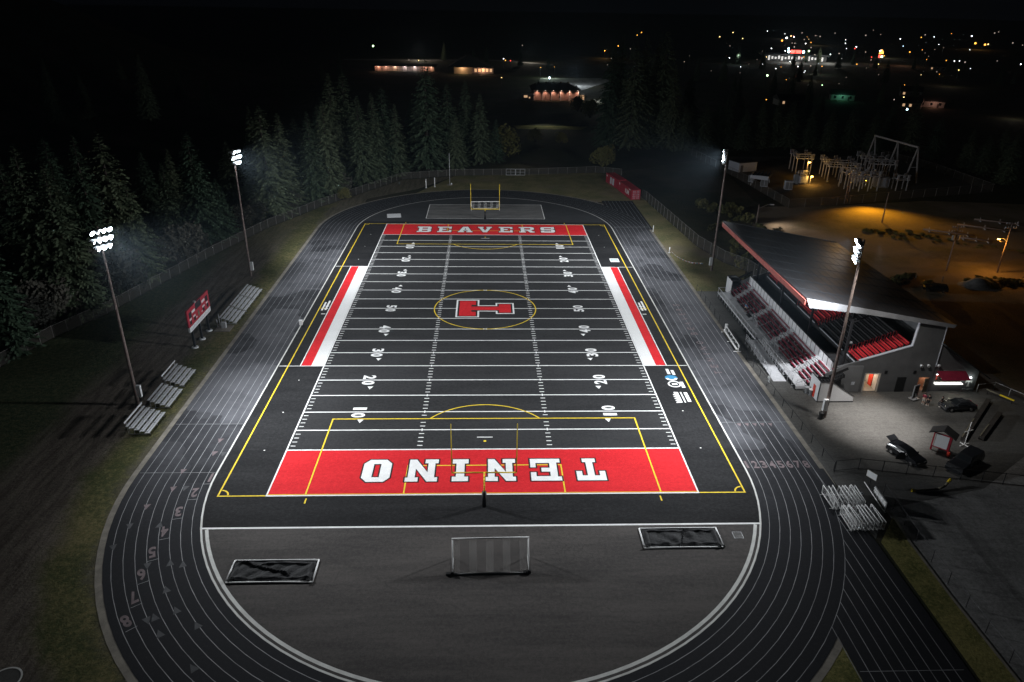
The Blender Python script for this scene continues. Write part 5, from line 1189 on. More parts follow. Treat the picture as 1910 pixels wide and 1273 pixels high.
# ------------------------------------------------------------------ poles on the dirt lot
def util_pole(name, x, y, h, label, lit=0, arms=1, cans=0, tilt=(0, 0)):
    root = thing(name, label, 'pole', (x, y, 0)); m = M(); m.tube((0, 0, -.05), (tilt[0], tilt[1], h), .17, .12, 9); m.build('shaft', 'wood', root, smooth=True)
    for k in range(arms):
        z = h - .35 - k * .9; m = M(); m.bar((-1.25, 0, z), (1.25, 0, z), .12, .12); m.build('crossarm', 'wood', root); 
        for q in (-1.1, -.6, .6, 1.1): insulator(.3, root, (q, 0, z + .06))
    for k in range(cans):
        s = -1 if k == 0 else 1; m = M(); m.lathe((s * .55, -.1, h - 2.9), (0, 0, 1), ((0, .26), (1.0, .28), (1.05, .2)), 12); m.bar((0, 0, h - 2.3), (s * .5, -.1, h - 2.3), .08, .08); m.build('transformer_can', 'trim', root)
    return root
util_pole('utility_pole', 97.97, 21.45, 9.7, 'wooden utility pole with two pale transformer cans behind the grandstand roof', arms=2, cans=2)
p2 = util_pole('utility_pole', 108.47, 20.53, 10.8, 'wooden utility pole with a lit street lamp arm at the edge of the dirt lot', arms=2)
m = M(); m.path([(0, 0, 6.9), (-.9, -.1, 7.4), (-1.7, -.2, 7.5)], .05); ar = m.build('lamp_arm', 'galv', p2); m = M(); m.lathe((-2.0, -.25, 7.62), (0, 0, -1), ((0, .1), (.08, .3), (.2, .34)), 12); hd = m.build('lamp_head', 'galv', ar); m = M(); m.lathe((-2.0, -.25, 7.43), (0, 0, -1), ((0, .26), (.12, .3), (.22, .12)), 12); m.build('bulb', 'e_s', ar); m = M(); m.path([(0, 0, 6.6), (-1.5, -.15, 6.75)], .05); m.build('lower_arm', 'wood', p2)
lamp('sodium_light', 'POINT', (106.4, 20.25, 6.7), 1500, (1, .42, .06), size=.3, parent=p2)
util_pole('wooden_pole', 102.77, 58.81, 7.7, 'bare wooden pole standing in the orange light on the dirt lot', arms=0)
p3 = util_pole('wooden_pole', 101.6, 78.1, 8.4, 'double wooden pole with a shaded lamp at the substation fence', arms=0)
m = M(); m.tube((.8, .3, 0), (.35, .1, 8.2), .15, .11, 8); m.build('second_shaft', 'wood', p3, smooth=True); m = M(); m.path([(.2, 0, 7.6), (2.4, -2.4, 7.3), (2.9, -2.9, 7.3)], .06); la = m.build('lamp_arm', 'wood', p3); m = M(); m.lathe((3.0, -3.0, 7.35), (0, 0, -1), ((0, .1), (.1, .36), (.3, .42), (.31, .3)), 12); m.build('lamp_shade', 'darkm', la)
lamp('sodium_light', 'SPOT', (105.0, 74.9, 7.6), 21000, (1, .46, .02), (104.0, 64.5, 0), .3, 122, 1.0, p3)
p4 = util_pole('wooden_pole', 68.6, 55.6, 5.2, 'short pale pole with a thin lamp arm beyond the grandstand roof', arms=0)
m = M(); m.path([(0, 0, 4.3), (2.4, .8, 5.0), (3.4, 1.0, 5.0)], .05); m.build('lamp_arm', 'galv', p4); m = M(); m.box(3.2, 4.2, .9, 1.25, 4.9, 5.1); m.build('lamp_head', 'trim', p4); lamp('pole_light', 'SPOT', (72.3, 56.7, 4.7), 2200, (1, .86, .68), (78, 50, 0), .2, 150, 1, p4)
for k, (a, b, t) in enumerate((((109.5, 51.5), (119.5, 46.0), 'nearest the pole with the cans'), ((121.0, 56.0), (131.5, 50.0), 'in the middle of the pole store'), ((128.5, 61), (139, 56), 'farthest along the pole store'), ((114.5, 44.5), (121.0, 41.5), 'shortest in the pole store'))):
    lp = thing('stored_pole', f'wooden pole with crossarms lying on the dark lot, {t}', 'pole', (*a, 0), group='wooden poles stored on the lot')
    m = M(); m.tube((0, 0, .35), (b[0] - a[0], b[1] - a[1], .35), .24, .18, 9); m.build('shaft', 'wood', lp, smooth=True); m = M(); d = Vector((b[0] - a[0], b[1] - a[1], 0))
    for t_ in (.12, .5, .85): m = M(); q = d * t_; m.bar((q.x - .3, q.y - .9, .1), (q.x + .3, q.y + .9, .1), .2, .2); m.tube((q.x, q.y, .1), (q.x, q.y, 1.0), .06, n=6); m.build('bearer', 'trim', lp)
def mound(name, x, y, rx, ry, h, mk, kind='structure', sd=1, n=22):
    r_ = random.Random(sd); ph = [(r_.uniform(.5, 2), r_.uniform(.5, 2), r_.uniform(0, 6)) for _ in range(5)]
    m = M(); G = []
    for i in range(n + 1):
        for j in range(n + 1):
            u, v = i / n * 2 - 1, j / n * 2 - 1; d = min(1, math.hypot(u, v)); z = h * (math.cos(PI * d) * .5 + .5) * (1 + .18 * sum(math.sin(a * u * 3 + b * v * 3 + c) for a, b, c in ph) / 2) - .07
            m.v.append((x + u * rx, y + v * ry, z))
    for i in range(n):
        for j in range(n): a = i * (n + 1) + j; m.f.append((a, a + n + 1, a + n + 2, a + 1)); m.m.append(0)
    o = m.build(name, mk, smooth=True); return tag(o, kind=kind)
mound('gravel_mound_ground', 99.5, 12.5, 4.5, 3.2, 1.5, 'lot', sd=3)
mound('grass_mound_ground', 22, 142, 15, 18, 3.0, 'ground', sd=5); mound('grass_mound_ground', 12, 124, 12, 7, 1.4, 'scrub', sd=6)
mound('hill', -330, 330, 220, 300, 62, 'ground', sd=8, n=34)
mound('scrub_bank_ground', 60, 42, 5, 20, .9, 'scrub', sd=9); mound('scrub_bank_ground', 110, 33, 20, 5, 1.0, 'dirt', sd=10)
# ------------------------------------------------------------------ trees
def fir_proto(sd, h=26., r=5.6, low=.05, dens=1.0, gap=0.):
    r_ = random.Random(sd); c = M(); z = h * low; ang = r_.uniform(0, 6)
    while z < h * .985:
        t = z / h; Rr = r * (1 - t) ** .74 * (.62 + .38 * min(1, (t - low) / .12 + .35)); n = max(4, int((8.5 * (1 - t) + 5) * dens)); lift = .25 * t
        for k in range(n):
            a = ang + 2 * PI * k / n + r_.uniform(-.3, .3); L_ = Rr * r_.uniform(.62, 1.12)
            if r_.random() < gap: continue
            zz = z + r_.uniform(-.3, .3); ca, sa = math.cos(a), math.sin(a)
            dr = (.42 - lift * 1.4) * L_ * r_.uniform(.6, 1.2)
            P = lambda s, o=0., dz=0.: (ca * L_ * s - sa * o, sa * L_ * s + ca * o, zz - dr * s ** 1.6 + .10 * L_ * s * (1 - s) * 2 + (.12 * L_ if t > .8 else .03 * L_) * s ** 3 + dz)
            w0 = max(.22, .15 * L_)
            c.poly([P(.05), P(.45, -w0 * .8, -.12), P(1.0), P(.45, w0 * .8, -.12)])
            nt_ = max(5, int(L_ * 3.6))
            for q in range(nt_):
                s = .16 + .80 * (q + r_.random()) / nt_; sd_ = 1 if q % 2 else -1; ll = (.34 + .30 * (1 - s)) * min(L_, 2.6) * r_.uniform(.7, 1.15) * .60; wd = ll * .30
                b = Vector(P(s)); o = Vector((ca * .62 * ll - sa * sd_ * ll * .8, sa * .62 * ll + ca * sd_ * ll * .8, -ll * r_.uniform(.15, .62))); e_ = b + o; sdv = (Vector((ca, sa, r_.uniform(-.7, .2))) if r_.random() < .4 else Vector((ca * .45, sa * .45, -1))).normalized() * wd * 1.25; mid = b.lerp(e_, .45)
                c.poly([tuple(b), tuple(mid - sdv), tuple(e_), tuple(mid + sdv)])
        z += h * r_.uniform(.016, .026) * (1.1 - .35 * t); ang += r_.uniform(.3, 1.2)
    root = thing('fir_tree', 'x', 'tree', (0, 0, 0)); c.build('crown', 'fir', root)
    m = M(); m.tube((0, 0, -.2), (0, 0, h * .5), .42, .24, 8); m.tube((0, 0, h * .5), (0, 0, h * .96), .24, .02, 7); m.build('trunk', 'bark', root, smooth=True)
    return root
def bush_proto(sd, h, r, mk, name='deciduous_tree', cat='tree', leaf=.26, n=1700, bare=False):
    r_ = random.Random(sd); c = M(); lobes = [(r_.uniform(-.55, .55) * r, r_.uniform(-.55, .55) * r, h * r_.uniform(.32, .80), r * r_.uniform(.35, .62)) for _ in range(13)]
    for k in range(n):
        x, y, z, q = r_.choice(lobes); v = Vector((r_.gauss(0, 1), r_.gauss(0, 1), r_.gauss(0, 1))).normalized() * q * r_.uniform(.55, 1.08) ** .6
        p_ = Vector((x, y, z)) + v
        if p_.z < .1: continue
        a = Vector((r_.gauss(0, 1), r_.gauss(0, 1), r_.gauss(0, 1))).normalized(); b = a.orthogonal().normalized(); s = leaf * r_.uniform(.6, 1.5)
        c.poly([tuple(p_ - a * s), tuple(p_ - b * s * .55), tuple(p_ + a * s), tuple(p_ + b * s * .55)])
    root = thing(name, 'x', cat, (0, 0, 0)); c.build('crown', mk, root); m = M()
    for x, y, z, q in lobes:
        m.tube((0, 0, 0 if q > r * .4 else h * .1), (x * .6, y * .6, z * .7), .10, .06, 5); m.tube((x * .6, y * .6, z * .7), (x, y, z + q * .5), .06, .02, 5)
    m.build('trunk', 'bark', root); return root
FIR = [(fir_proto(1, 26, 5.4), 26), (fir_proto(2, 26, 4.6, .04, 1.1, .05), 26), (fir_proto(3, 26, 6.2, .08, .95, .16), 26), (fir_proto(4, 26, 6.6, .05, .9, .2), 26)]
used = [False] * 4
def put_fir(i, x, y, h, label, group, wide=1.0, name=None):
    pr_, H_ = FIR[i]; s = h / H_; rz = rng.uniform(0, 6.28); sc = (s ** .75 * wide, s ** .75 * wide, s)
    if not used[i]:
        used[i] = True; o = pr_; o.location = (x, y, -.06); o.rotation_euler = (0, 0, rz); o.scale = sc; o['label'] = label; o['group'] = group
    else: o = dup(pr_, (x, y, -.06), rz, label, group, sc)
    return o
front = [(-75.5, -32, 22), (-74.0, -18.0, 25.5), (-74.7, -2.3, 29.5), (-71.2, -1.7, 26.2), (-71.5, 9.5, 29.0), (-69.4, 14.0, 28.8), (-66.4, 14.0, 20.3), (-69.1, 37.1, 18.6), (-63.5, 38.7, 24.8), (-60.3, 42.4, 14.1), (-57.3, 63.0, 27.2), (-54.5, 61.8, 27.7), (-52.8, 71.0, 24.6), (-47.0, 78.3, 24.1), (-43.6, 82.4, 26.2), (-37.4, 100.2, 25.7), (-33.5, 102.9, 26.4), (-31.6, 111.4, 27.1), (-27.8, 110.4, 22.3)]
for k, (x, y, h) in enumerate(front): put_fir(k % 3, x, y, h, f'{ORD[k]} fir from the near end of the front row behind the left fence', 'firs along the left fence', (1.25, 1.42, 1.1, 1.35)[k * 7 % 4])
back = [(-88, -24, 20), (-86.5, 11.4, 25), (-83.2, 21.3, 22.6), (-79.0, 49.9, 18.5), (-68.2, 75.6, 16.6), (-47.1, 90.5, 24.3), (-55.3, 96.3, 20.0), (-45.4, 101.9, 31.7), (-43.0, 110.6, 31.6), (-90, -5, 18), (-92, 36, 24), (-78, 62, 17), (-60, 85, 17), (-50, 110, 24)]
for k, (x, y, h) in enumerate(sorted(back, key=lambda q: q[1])): put_fir((k + 1) % 3, x, y, h, f'{ORD[k]} fir from the near end of the dim second row on the left', 'firs in the second row on the left', 1.25)
put_fir(3, -18.9, 119.8, 35.5, 'tallest fir with wide open branches behind the flagpole', 'firs behind the far fence', 1.2)
for x, y, h, t in ((-12.4, 124.2, 27.2, 'dark fir just right of the tallest fir'), (-6.8, 133.0, 27.6, 'dark slim fir second to the right of the tallest fir'), (-1.8, 127.7, 23.9, 'dark fir third to the right of the tallest fir'), (-9.4, 118.7, 17.4, 'low dark fir in front of the slim firs behind the flagpole'), (-24.5, 128, 21, 'dark fir just left behind the tallest fir'), (3.5, 131, 15, 'small dark fir at the right end of the firs behind the flagpole')):
    put_fir(rng.randrange(3), x, y, h, t, 'firs behind the far fence', 1.15)
tallr = [(47.4, 165, 38.2), (51.4, 170, 41.3), (54.9, 160, 38.5), (59.6, 165, 41.1), (66.1, 172, 41.3), (67.6, 168, 43.3), (69.9, 160, 30.6), (61.5, 200, 27), (74.4, 200, 31.8)]
for k, (x, y, h) in enumerate(tallr): put_fir(k % 3, x, y, h, f'{ORD[k]} from the left in the tall dark fir cluster beyond the far right corner', 'tall dark firs beyond the far corner', 1.15)
rowr = [(74.8, 158, 17.5), (79, 166, 16), (83.7, 162, 17.1), (90.5, 168, 17.7), (94.4, 170, 20.5), (98.5, 160, 15.8), (106.3, 165, 17.8), (113.5, 168, 18.5), (117.9, 165, 17.9), (126.3, 165, 15.5), (131.8, 160, 16.4), (141.1, 162, 17.8), (143.7, 150, 16.6), (154.7, 160, 18.9), (163.3, 160, 20.0), (165, 145, 15.6), (168.1, 130, 13.8), (166.1, 118, 13.4), (172.7, 120, 16.1), (166, 105, 17.1), (172, 92, 16), (176, 106, 17), (181, 80, 15), (94.6, 230, 21)]
for k, (x, y, h) in enumerate(rowr): put_fir(k % 3, x, y, h, f'{ORD[k]} from the left in the dark fir row behind the substation', 'dark firs behind the substation', 1.4)
for k in range(44):
    x, y = rng.uniform(-120, 420), rng.uniform(215, 640)
    if abs(x - 40) < 62 and y < 440: x += 150
    put_fir(k % 3, x, y, rng.uniform(10, 19), 'black fir silhouette far off in the unlit land towards the town', 'fir silhouettes towards the town')
for k in range(14):
    put_fir(k % 3, -115 - rng.uniform(0, 90), 40 + k * 19, rng.uniform(15, 24), 'faint fir on the dark hillside far left', 'firs on the dark hillside').location.z = 3 + rng.uniform(0, 8)
BU = bush_proto(11, 7., 3.6, 'leaf'); BO = bush_proto(12, 7., 3.4, 'leafy'); SH = bush_proto(13, 1.5, 1.5, 'leafy', 'shrub', 'shrub', .26, 420)
ub = {}
def put(pr_, x, y, s, label, group, zs=1.):
    sc = (s, s, s * zs); rz = rng.uniform(0, 6.28)
    if pr_.name not in ub: ub[pr_.name] = 1; o = pr_; o.location = (x, y, -.05); o.rotation_euler = (0, 0, rz); o.scale = sc; o['label'] = label; o['group'] = group; return o
    return dup(pr_, (x, y, -.05), rz, label, group, sc)
for k, (x, y, s) in enumerate(((-73.5, -10.5, .95), (-72.0, -5.5, 1.2), (-69.5, 2.0, 1.25), (-66.5, 7.5, 1.1), (-68.5, 7.0, 1.5), (-66.0, 19, 1.0), (-63.5, 24, 1.2), (-62.5, 31, .9), (-58, 47, .95), (-55.5, 52, 1.0), (-50, 66, .8), (-41, 88, .8))):
    put(BU, x, y, s, f'{ORD[k]} grey leafy small tree from the near end behind the left fence', 'small trees behind the left fence')
for x, y, s, t in ((39.6, 125, 1.15, 'olive bushy tree behind the far fence near the red containers'), (6.4, 136, 1.9, 'round olive tree right of the dark firs at the far fence'), (-38.8, 78.5, .55, 'small yellowish bush at the left fence by the bend'), (19.7, 172, .9, 'low bushy tree before the lit grass strip'), (29.8, 168, .75, 'low bush before the lit grass strip, right one'), (50.3, 240, 1.4, 'bushy tree before the lit car park of the school gym'), (47, 262, 1.3, 'bushy tree at the right corner of the school gym')):
    put(BO, x, y, s, t, 'bushy trees beyond the far fence')
for k in range(46):
    t = rng.random(); x, y = 55.5 + t * 4 + rng.uniform(-1.5, 14 * (1 - abs(t - .5))), 22 + t * 52 + rng.uniform(-4, 4)
    put(SH, x, y, rng.uniform(.5, 1.3), 'rough shrub on the scrub bank behind the right hand fence', 'shrubs on the scrub bank')
for k in range(60):
    t = rng.random(); x, y = 94 + t * 34, 47 - t * 17 + rng.uniform(-2.5, 2.5) + 10 * (1 - t) * rng.random()
    put(SH, x, y, rng.uniform(.2, .62), 'dry shrub on the ragged bank across the orange lit lot', 'shrubs on the orange lit bank', .6)
for k in range(44): put(SH, 80 + rng.uniform(0, 44), 13.5 + rng.uniform(-2.5, 4), rng.uniform(.3, .95), 'dark shrub in the hedge line at the foot of the utility poles', 'shrubs below the utility poles', .7)

# ------------------------------------------------------------------ school buildings beyond the trees
gy = thing('school_gym', 'low school gym with pink lit wall bays and rows of roof domes', 'building', (39.8, 315, 0))
def gb_(m, n_, k, **q): return m.build(n_, k, gy, world=True, **q)
m = M(); m.box(27.0, 52.4, 307.5, 328, 0, 5.6); gb_(m, 'wall', 'bwall')
m = M(); zt, ze = 8.2, 5.7; m.v += [(25.5, 305.5, ze), (54, 305.5, ze), (54, 330, ze), (25.5, 330, ze), (31, 314, zt), (48, 314, zt), (48, 324, zt), (31, 324, zt)]
for f in ((0, 1, 5, 4), (1, 2, 6, 5), (2, 3, 7, 6), (3, 0, 4, 7), (4, 5, 6, 7), (3, 2, 1, 0)): m.f.append(f); m.m.append(0)
gr = gb_(m, 'roof', 'broof')
for j in range(2):
    for k in range(5): m = M(); m.lathe((28.5 + 2.2 * j + k * 4.2, 316 + j * 3.6 + 0, 7.6 if j == 0 else 8.1), (0, 0, 1), ((0, .8), (.5, .75), (.9, .35)), 10); gb_(m, 'roof_dome', 'timt')
for k in range(6):
    x = 27.2 + k * 5.0; m = M(); m.box(x - .25, x + .25, 307.0, 307.5, 0, 5.5); gb_(m, 'column', 'clothw')
for k in range(6):
    x = 29.0 + k * 4.55; m = M(); m.box(x - .3, x + .3, 306.6, 306.9, 5.3, 5.5); gb_(m, 'eave_lamp', 'e_d'); lamp('eave_light', 'SPOT', (x, 306.3, 5.3), 760, (1, .52, .38), (x, 307.4, 0), .25, 120, 1, gy)
m = M(); m.box(20.5, 27.6, 303.5, 309, 3.1, 3.5); gb_(m, 'canopy', 'trim'); m = M(); m.box(20.7, 27, 306, 312, 0, 3.1); gb_(m, 'side_wing', 'wallg'); m = M(); m.box(21.5, 23.5, 305.9, 306.0, 1.6, 2.8); gb_(m, 'window', 'e_win'); m = M(); m.box(24.3, 25, 305.9, 306.0, 1.2, 2.0); gb_(m, 'window', 'e_win')
m = M(); m.box(52.4, 56.2, 308, 315, 0, 3.4); gb_(m, 'entrance_wing', 'wallg')
for x in (52.9, 54.6): m = M(); m.box(x, x + 1.1, 307.9, 308, .6, 3.0); gb_(m, 'lit_door', 'e_win')
m = M(); m.lathe((36.5, 318, 8.3), (0, 0, 1), ((0, .2), (2.2, .12)), 8); gb_(m, 'roof_mast', 'galv'); m = M(); m.lathe((36.5, 318, 10.6), (0, 0, 1), ((0, .3), (.5, .5), (1.0, .3)), 10); gb_(m, 'mast_lamp', 'e_c')
lw = thing('school_wing', 'long low school wing with a lit covered walk far beyond the firs', 'building', (-65, 485, 0))
m = M(); m.box(-86, -40, 482, 494, 0, 3.6); m.build('wall', 'bwall', lw, world=True); m = M(); m.box(-88, -38, 479, 496, 3.7, 4.6); m.build('roof', 'broof', lw, world=True)
for k in range(12): x = -84 + k * 3.9; m = M(); m.box(x - .15, x + .15, 480, 480.3, 0, 3.6); m.build('post', 'timber', lw, world=True)
for k, (x, c, pw) in enumerate(((-83, (1, .5, .35), 1000), (-77, (1, .6, .45), 800), (-70, (1, .75, .55), 900), (-62.5, (.9, .9, 1), 800), (-55, (.95, .95, 1), 1100), (-47.5, (1, .55, .42), 1000), (-42, (1, .6, .4), 700))):
    m = M(); m.box(x - .5, x + .5, 480.6, 481.2, 3.3, 3.55); m.build('eave_lamp', 'e_d', lw, world=True); lamp('walk_light', 'POINT', (x, 480.5, 2.9), pw * .45, c, size=.3, parent=lw)
en = thing('school_entrance', 'peaked school entrance hall with a tan lit front and a white lamp', 'building', (-14, 472, 0))
m = M(); m.box(-24, -10.5, 466, 484, 0, 5.5); m.build('wall', 'bwall', en, world=True); m = M(); m.slab([[(-28, 5.2), (-14, 13), (4, 5.2), (4, 4.8), (-28, 4.8)]], lambda u, v, s: (u, 463 if s else 488, v)); m.build('roof', 'broof', en, world=True)
m = M(); m.lathe((-17.5, 465.6, 5.4), (0, -1, 0), ((0, .5), (.5, .8), (.8, .4)), 10); m.build('front_lamp', 'e_c', en, world=True); lamp('front_light', 'POINT', (-17.5, 463.6, 4.6), 1500, (1, .68, .32), size=.4, parent=en)
m = M(); m.box(-10.5, 6, 470, 484, 0, 4.0); m.build('side_wing', 'bwall', en, world=True)
for k in range(5): x = -8.5 + k * 2.9; m = M(); m.box(x, x + 1.8, 469.85, 469.98, 1.2, 3.4); m.build('window', 'e_win', en, world=True)
lamp('wing_light', 'POINT', (-2, 467, 3.2), 900, (1, .62, .42), size=.3, parent=en)
# far roads and a car park that catch light
struct(flat([(30, 350), (43, 345), (60, 360), (92, 430), (84, 445), (40, 440)], -.02), 'far_road', 'lot'); struct(flat([(58, 300), (76, 292), (84, 306), (62, 316)], -.02), 'car_park_ground', 'lot')
struct(flat([(-130, 585), (10, 600), (60, 560), (60, 575), (10, 616), (-130, 605)], -.02), 'far_highway_road', 'plaza'); struct(flat([(14, 205), (42, 205), (46, 214), (12, 216)], -.02), 'lit_grass', 'strip')

# ------------------------------------------------------------------ town lamps
tint = dict(w=((.92, .97, 1), 'white'), c=((.55, .86, 1), 'bluish white'), g=((.62, 1, .5), 'greenish'), y=((1, .72, .28), 'yellow'), o=((1, .42, .06), 'orange'), r=((1, .07, .05), 'red'), d=((1, .82, .68), 'faint'))
TL = [(470,1010,'y'),(455,990,'d'),(430,905,'o'),(395,880,'d'),(520,1000,'w'),(345,650,'w'),(325,640,'d'),(362,668,'d'),(300,605,'o'),(318,700,'w'),(290,690,'d'),(405,700,'d'),(395,640,'o'),(370,615,'r'),(350,575,'d'),(280,560,'d'),(262,540,'w'),(240,560,'d'),(410,590,'o'),(440,640,'d'),(470,700,'d'),(500,760,'o'),(560,820,'d'),(600,900,'w'),(300,480,'d'),(330,430,'o'),(280,420,'d'),(245,395,'d'),(230,430,'w'),(560,640,'d'),(520,560,'d'),(600,700,'o'),(220,350,'d'),(180,420,'d'),(165,520,'d'),(190,600,'d'),(540,1150,'d'),(500,1090,'o'),(475,1080,'w'),(-115,685,"g"),(-53,496,"y"),(-61,500,"d"),(15,527,"w"),(20,506,"r"),(16,509,"o"),(10,362,"y"),(40,735,"d"),(40,444,"o"),(51,451,"o"),(119,658,"o"),(148,751,"o"),(152,697,"d"),(228,1060,"o"),(256,1172,"o"),(109,551,"d"),(94,475,"d"),(349,1045,"y"),(429,1238,"y"),(236,603,"c"),(214,504,"d"),(226,506,"w"),(193,402,"g"),(143,262,"o"),(510,1210,"w"),(449,1042,"w"),(407,948,"o"),(485,1118,"y"),(494,1131,"r"),(339,746,"c"),(360,783,"d"),(345,704,"g"),(292,593,"r"),(247,485,"w"),(269,491,"o"),(195,372,"o"),(205,340,"g"),(413,763,"w"),(424,766,"r"),(433,724,"w"),(331,523,"y"),(311,520,"o"),(327,585,"w"),(520,840,"c"),(888,1358,"o"),(682,953,"o"),(671,914,"o"),(1021,1433,"d"),(1081,1512,"d"),(754,980,"d"),(474,585,"d"),(369,471,"y"),(312,422,"y"),(260,347,"o"),(266,344,"o"),(224,280,"y"),(213,269,"d"),(199,230,"c"),(809,1506,"d")]
r2 = random.Random(21)
for k in range(46):
    y = r2.uniform(430, 1350); TL.append((round(y * r2.uniform(.36, .92) - 10), round(y), r2.choice('ddddoywwwd')))
BIG = {(-115, 685), (339, 746), (345, 704), (449, 1042), (193, 402), (671, 914), (433, 724), (199, 230), (682, 953), (407, 948)}
pl = {}
for x, y, c in TL:
    d = math.hypot(x, y + 122); r = d * .00062 * (1.65 if (x, y) in BIG else .45 + .6 * ((x * 7 + y * 13) % 10) / 10); nm = tint[c][1]
    if c not in pl:
        root = thing('street_lamp', f'{nm} street lamp among the far lights of the town', 'street lamp', (x, y, 0), group=f'{nm} town lamps'); m = M(); m.tube((0, 0, 0), (0, 0, 7), .1, .08, 6); m.bar((0, 0, 6.9), (0, -1.0, 7.1), .08, .08); m.build('pole', 'darkm', root)
        m = M(); m.lathe((0, -1.0, -.9), (0, 0, 1), ((0, .3), (.35, .8), (.9, 1.0), (1.45, .8), (1.8, .3)), 10); hd = m.build('lamp_head', 'e_' + c, root, smooth=True); hd.location = (0, 0, 7); pl[c] = root
    else: root = dup(pl[c], (x, y, 0))
    for ch in root.children:
        if ch.name.startswith('lamp_head'): ch.scale = (r, r, r)
for x, y, pw, c in (q for q in ((440, 720, 6000, (1, .9, .7)), (470, 985, 7000, (1, .75, .5)), (505, 1190, 9000, (1, .9, .9)), (672, 930, 8000, (1, .5, .15)), (400, 610, 6000, (1, .5, .35)), (270, 500, 3500, (.9, 1, .9)), (240, 445, 2500, (1, .8, .6)), (330, 415, 1600, (1, .8, .6)), (236, 600, 4500, (.8, .95, 1)), (120, 655, 5000, (1, .55, .15)))): lamp('town_light', 'POINT', (x, y, 8), pw * .5, c, size=1)
lamp('town_light', 'POINT', (-60, 590, 8), 9000, (1, .85, .7), size=1); lamp('town_light', 'POINT', (40, 585, 8), 6000, (1, .9, .75), size=1)
lamp('town_light', 'POINT', (58, 385, 9), 11000, (.85, .95, 1), size=1); lamp('town_light', 'POINT', (70, 304, 7), 5000, (.95, 1, .85), size=1); lamp('town_light', 'SPOT', (27, 222, 8), 2600, (.98, 1, .85), (27, 210, 0), .5, 110, 1); lamp('town_light', 'POINT', (45, 440, 6), 3500, (.8, 1, .8), size=1)
# shop, houses
shop = thing('shop', 'long lit shop front with a red sign band far off in the town', 'shop', (312, 655, 0), R(-14))
m = M(); m.box(-30, 30, 0, 22, 0, 5.5); m.build('wall', 'wallg', shop); m = M(); m.box(-34, 32, -6, 24, 5.5, 6.2); m.build('roof', 'roofm', shop)
for k in range(17): x = -26 + k * 3.2; m = M(); m.box(x, x + 1.7, -.12, 0, 1.6 if k % 4 else .3, 4.6 - .6 * (k % 3)); m.build('shop_window', 'e_winw', shop)
m = M(); m.box(-6, 4, -6.3, -6.0, 7.5, 10.5); m.build('sign', 'e_r', shop)
for x in (-8, 6): m = M(); m.lathe((x, -6.4, 9), (0, -1, 0), ((0, 1.0), (.6, 1.2)), 10); m.build('sign_lamp', 'e_c', shop)
lamp('forecourt_light', 'POINT', (300, 630, 9), 14000, (.97, 1, .92), size=1.5); lamp('forecourt_light', 'POINT', (335, 628, 9), 9000, (1, 1, .9), size=1.5)
struct(flat([(270, 612), (372, 590), (380, 640), (282, 664)], -.02), 'forecourt_ground', 'plaza')
sgn = thing('roadside_sign', 'tall roadside sign with orange and red lit panels in the town', 'sign', (384, 625, 0))
m = M(); m.tube((0, 0, 0), (0, 0, 14), .3); m.build('pole', 'darkm', sgn); m = M(); m.slab([[(-2.2, 9.5), (2.2, 9.5), (1.6, 11.5), (0, 13.5), (-1.6, 11.5)]], lambda u, v, s: (u, -.3 + s * .6, v)); m.build('upper_panel', 'e_o', sgn); m = M(); m.box(-2, .1, -.3, .3, 6, 8.6); m.build('red_panel', 'e_r', sgn); m = M(); m.box(.3, 2, -.3, .3, 6.2, 7.8); m.build('green_panel', 'e_g', sgn)
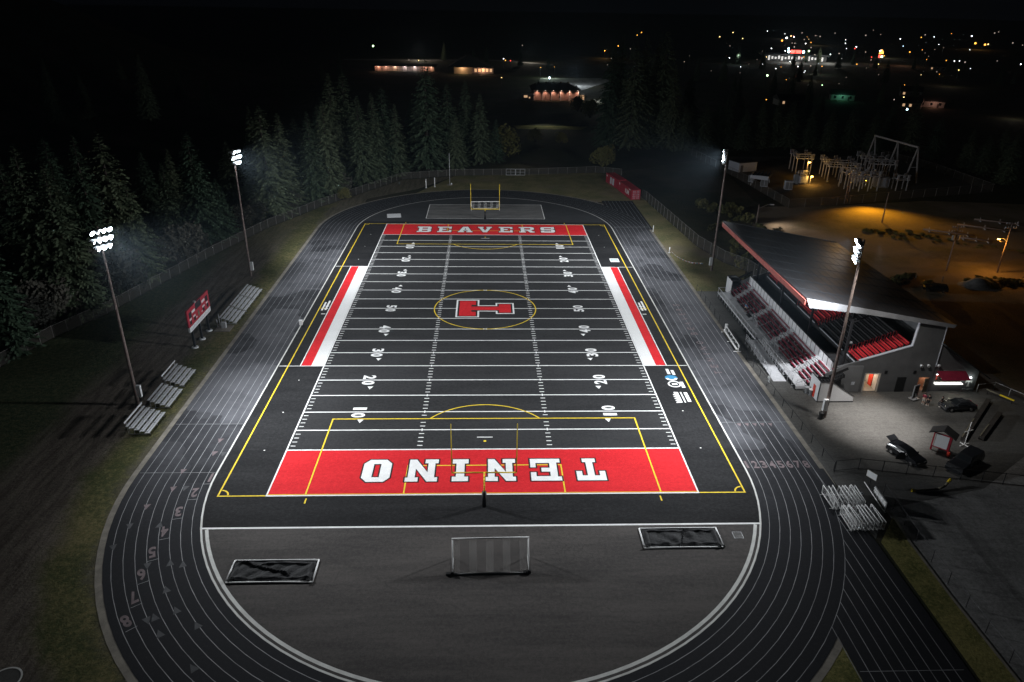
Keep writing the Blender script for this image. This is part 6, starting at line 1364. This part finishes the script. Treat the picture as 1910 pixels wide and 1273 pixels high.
def house(x, y, rz, w_, d_, label, wk='housew', win='e_win', lit=1):
    root = thing('house', label, 'house', (x, y, 0), rz); m = M(); m.box(-w_ / 2, w_ / 2, -d_ / 2, d_ / 2, 0, 3.4); m.build('wall', wk, root)
    m = M(); m.slab([[(-d_ / 2 - .6, 3.3), (0, 5.8), (d_ / 2 + .6, 3.3), (d_ / 2 + .6, 3.1), (-d_ / 2 - .6, 3.1)]], lambda u, v, s: ((-w_ / 2 - .5) if s == 0 else w_ / 2 + .5, u, v)); m.build('roof', 'broof', root)
    for k in range(3):
        xx = -w_ / 2 + w_ * (k + .5) / 3; m = M(); m.box(xx - .6, xx + .6, -d_ / 2 - .03, -d_ / 2, 1.1, 2.5); m.build('window', win if k < lit else 'glass', root)
    m = M(); m.box(w_ * .22, w_ * .22 + 1, -d_ / 2 - .04, -d_ / 2, 0, 2.1); m.build('door', 'timber', root)
house(213, 328, R(-18), 13, 9, 'house with a green lit wall beyond the fir row', lit=0); lamp('porch_light', 'POINT', (210, 321, 3.5), 420, (.25, 1, .62), size=.5)
house(252, 300, R(-30), 13, 9, 'house with a pinkish lit front beyond the fir row', lit=0); lamp('porch_light', 'POINT', (249, 292.5, 3), 420, (1, .50, .36), size=.5)
house(268, 352, R(-25), 12, 9, 'dark house with one orange window right of the pinkish house', lit=1); house(236, 292, R(-35), 10, 8, 'dark house with two yellow windows below the orange window house', lit=2)
house(405, 560, R(-30), 14, 9, 'far house with one lit window below the roadside sign', lit=1); house(170, 300, R(0), 14, 10, 'dark house with one lit window left of the green lit house', lit=1)
house(300, 250, R(-45), 12, 9, 'dark house at the far right with a faint yard', lit=0); lamp('porch_light', 'POINT', (286, 246, 5), 900, (1, .8, .6), size=.5); lamp('porch_light', 'POINT', (268, 252, 5), 500, (1, .85, .7), size=.5)
tp_ = thing('transmission_pole', 'leaning line pole with two short arms at the far right edge', 'pole', (170, 99, 0)); m = M(); m.tube((0, 0, 0), (1.2, 0, 19), .22, .14, 8); m.build('shaft', 'galv', tp_); m = M(); m.bar((-2.2, 0, 18.2), (1.4, 0, 18.6), .16, .16); m.bar((-1.8, 0, 15.0), (1.0, 0, 15.2), .14, .14); m.bar((-1.8, 0, 12.0), (.9, 0, 12.2), .14, .14); m.build('arms', 'galv', tp_)

# ------------------------------------------------------------------ air
m = M(); m.box(-2700, 2700, -330, 4300, -1.1, 75); hz_ = m.build('haze', [])
hm = bpy.data.materials.new('haze'); hm.use_nodes = True; nt = hm.node_tree; nt.nodes.remove(nt.nodes['Principled BSDF'])
pv = nt.nodes.new('ShaderNodeVolumePrincipled'); pv.inputs['Color'].default_value = (.62, .82, 1.0, 1); pv.inputs['Density'].default_value = HAZE; pv.inputs['Anisotropy'].default_value = .35
nt.links.new(pv.outputs[0], nt.nodes['Material Output'].inputs['Volume']); hz_.data.materials.append(hm); tag(hz_, kind='stuff')
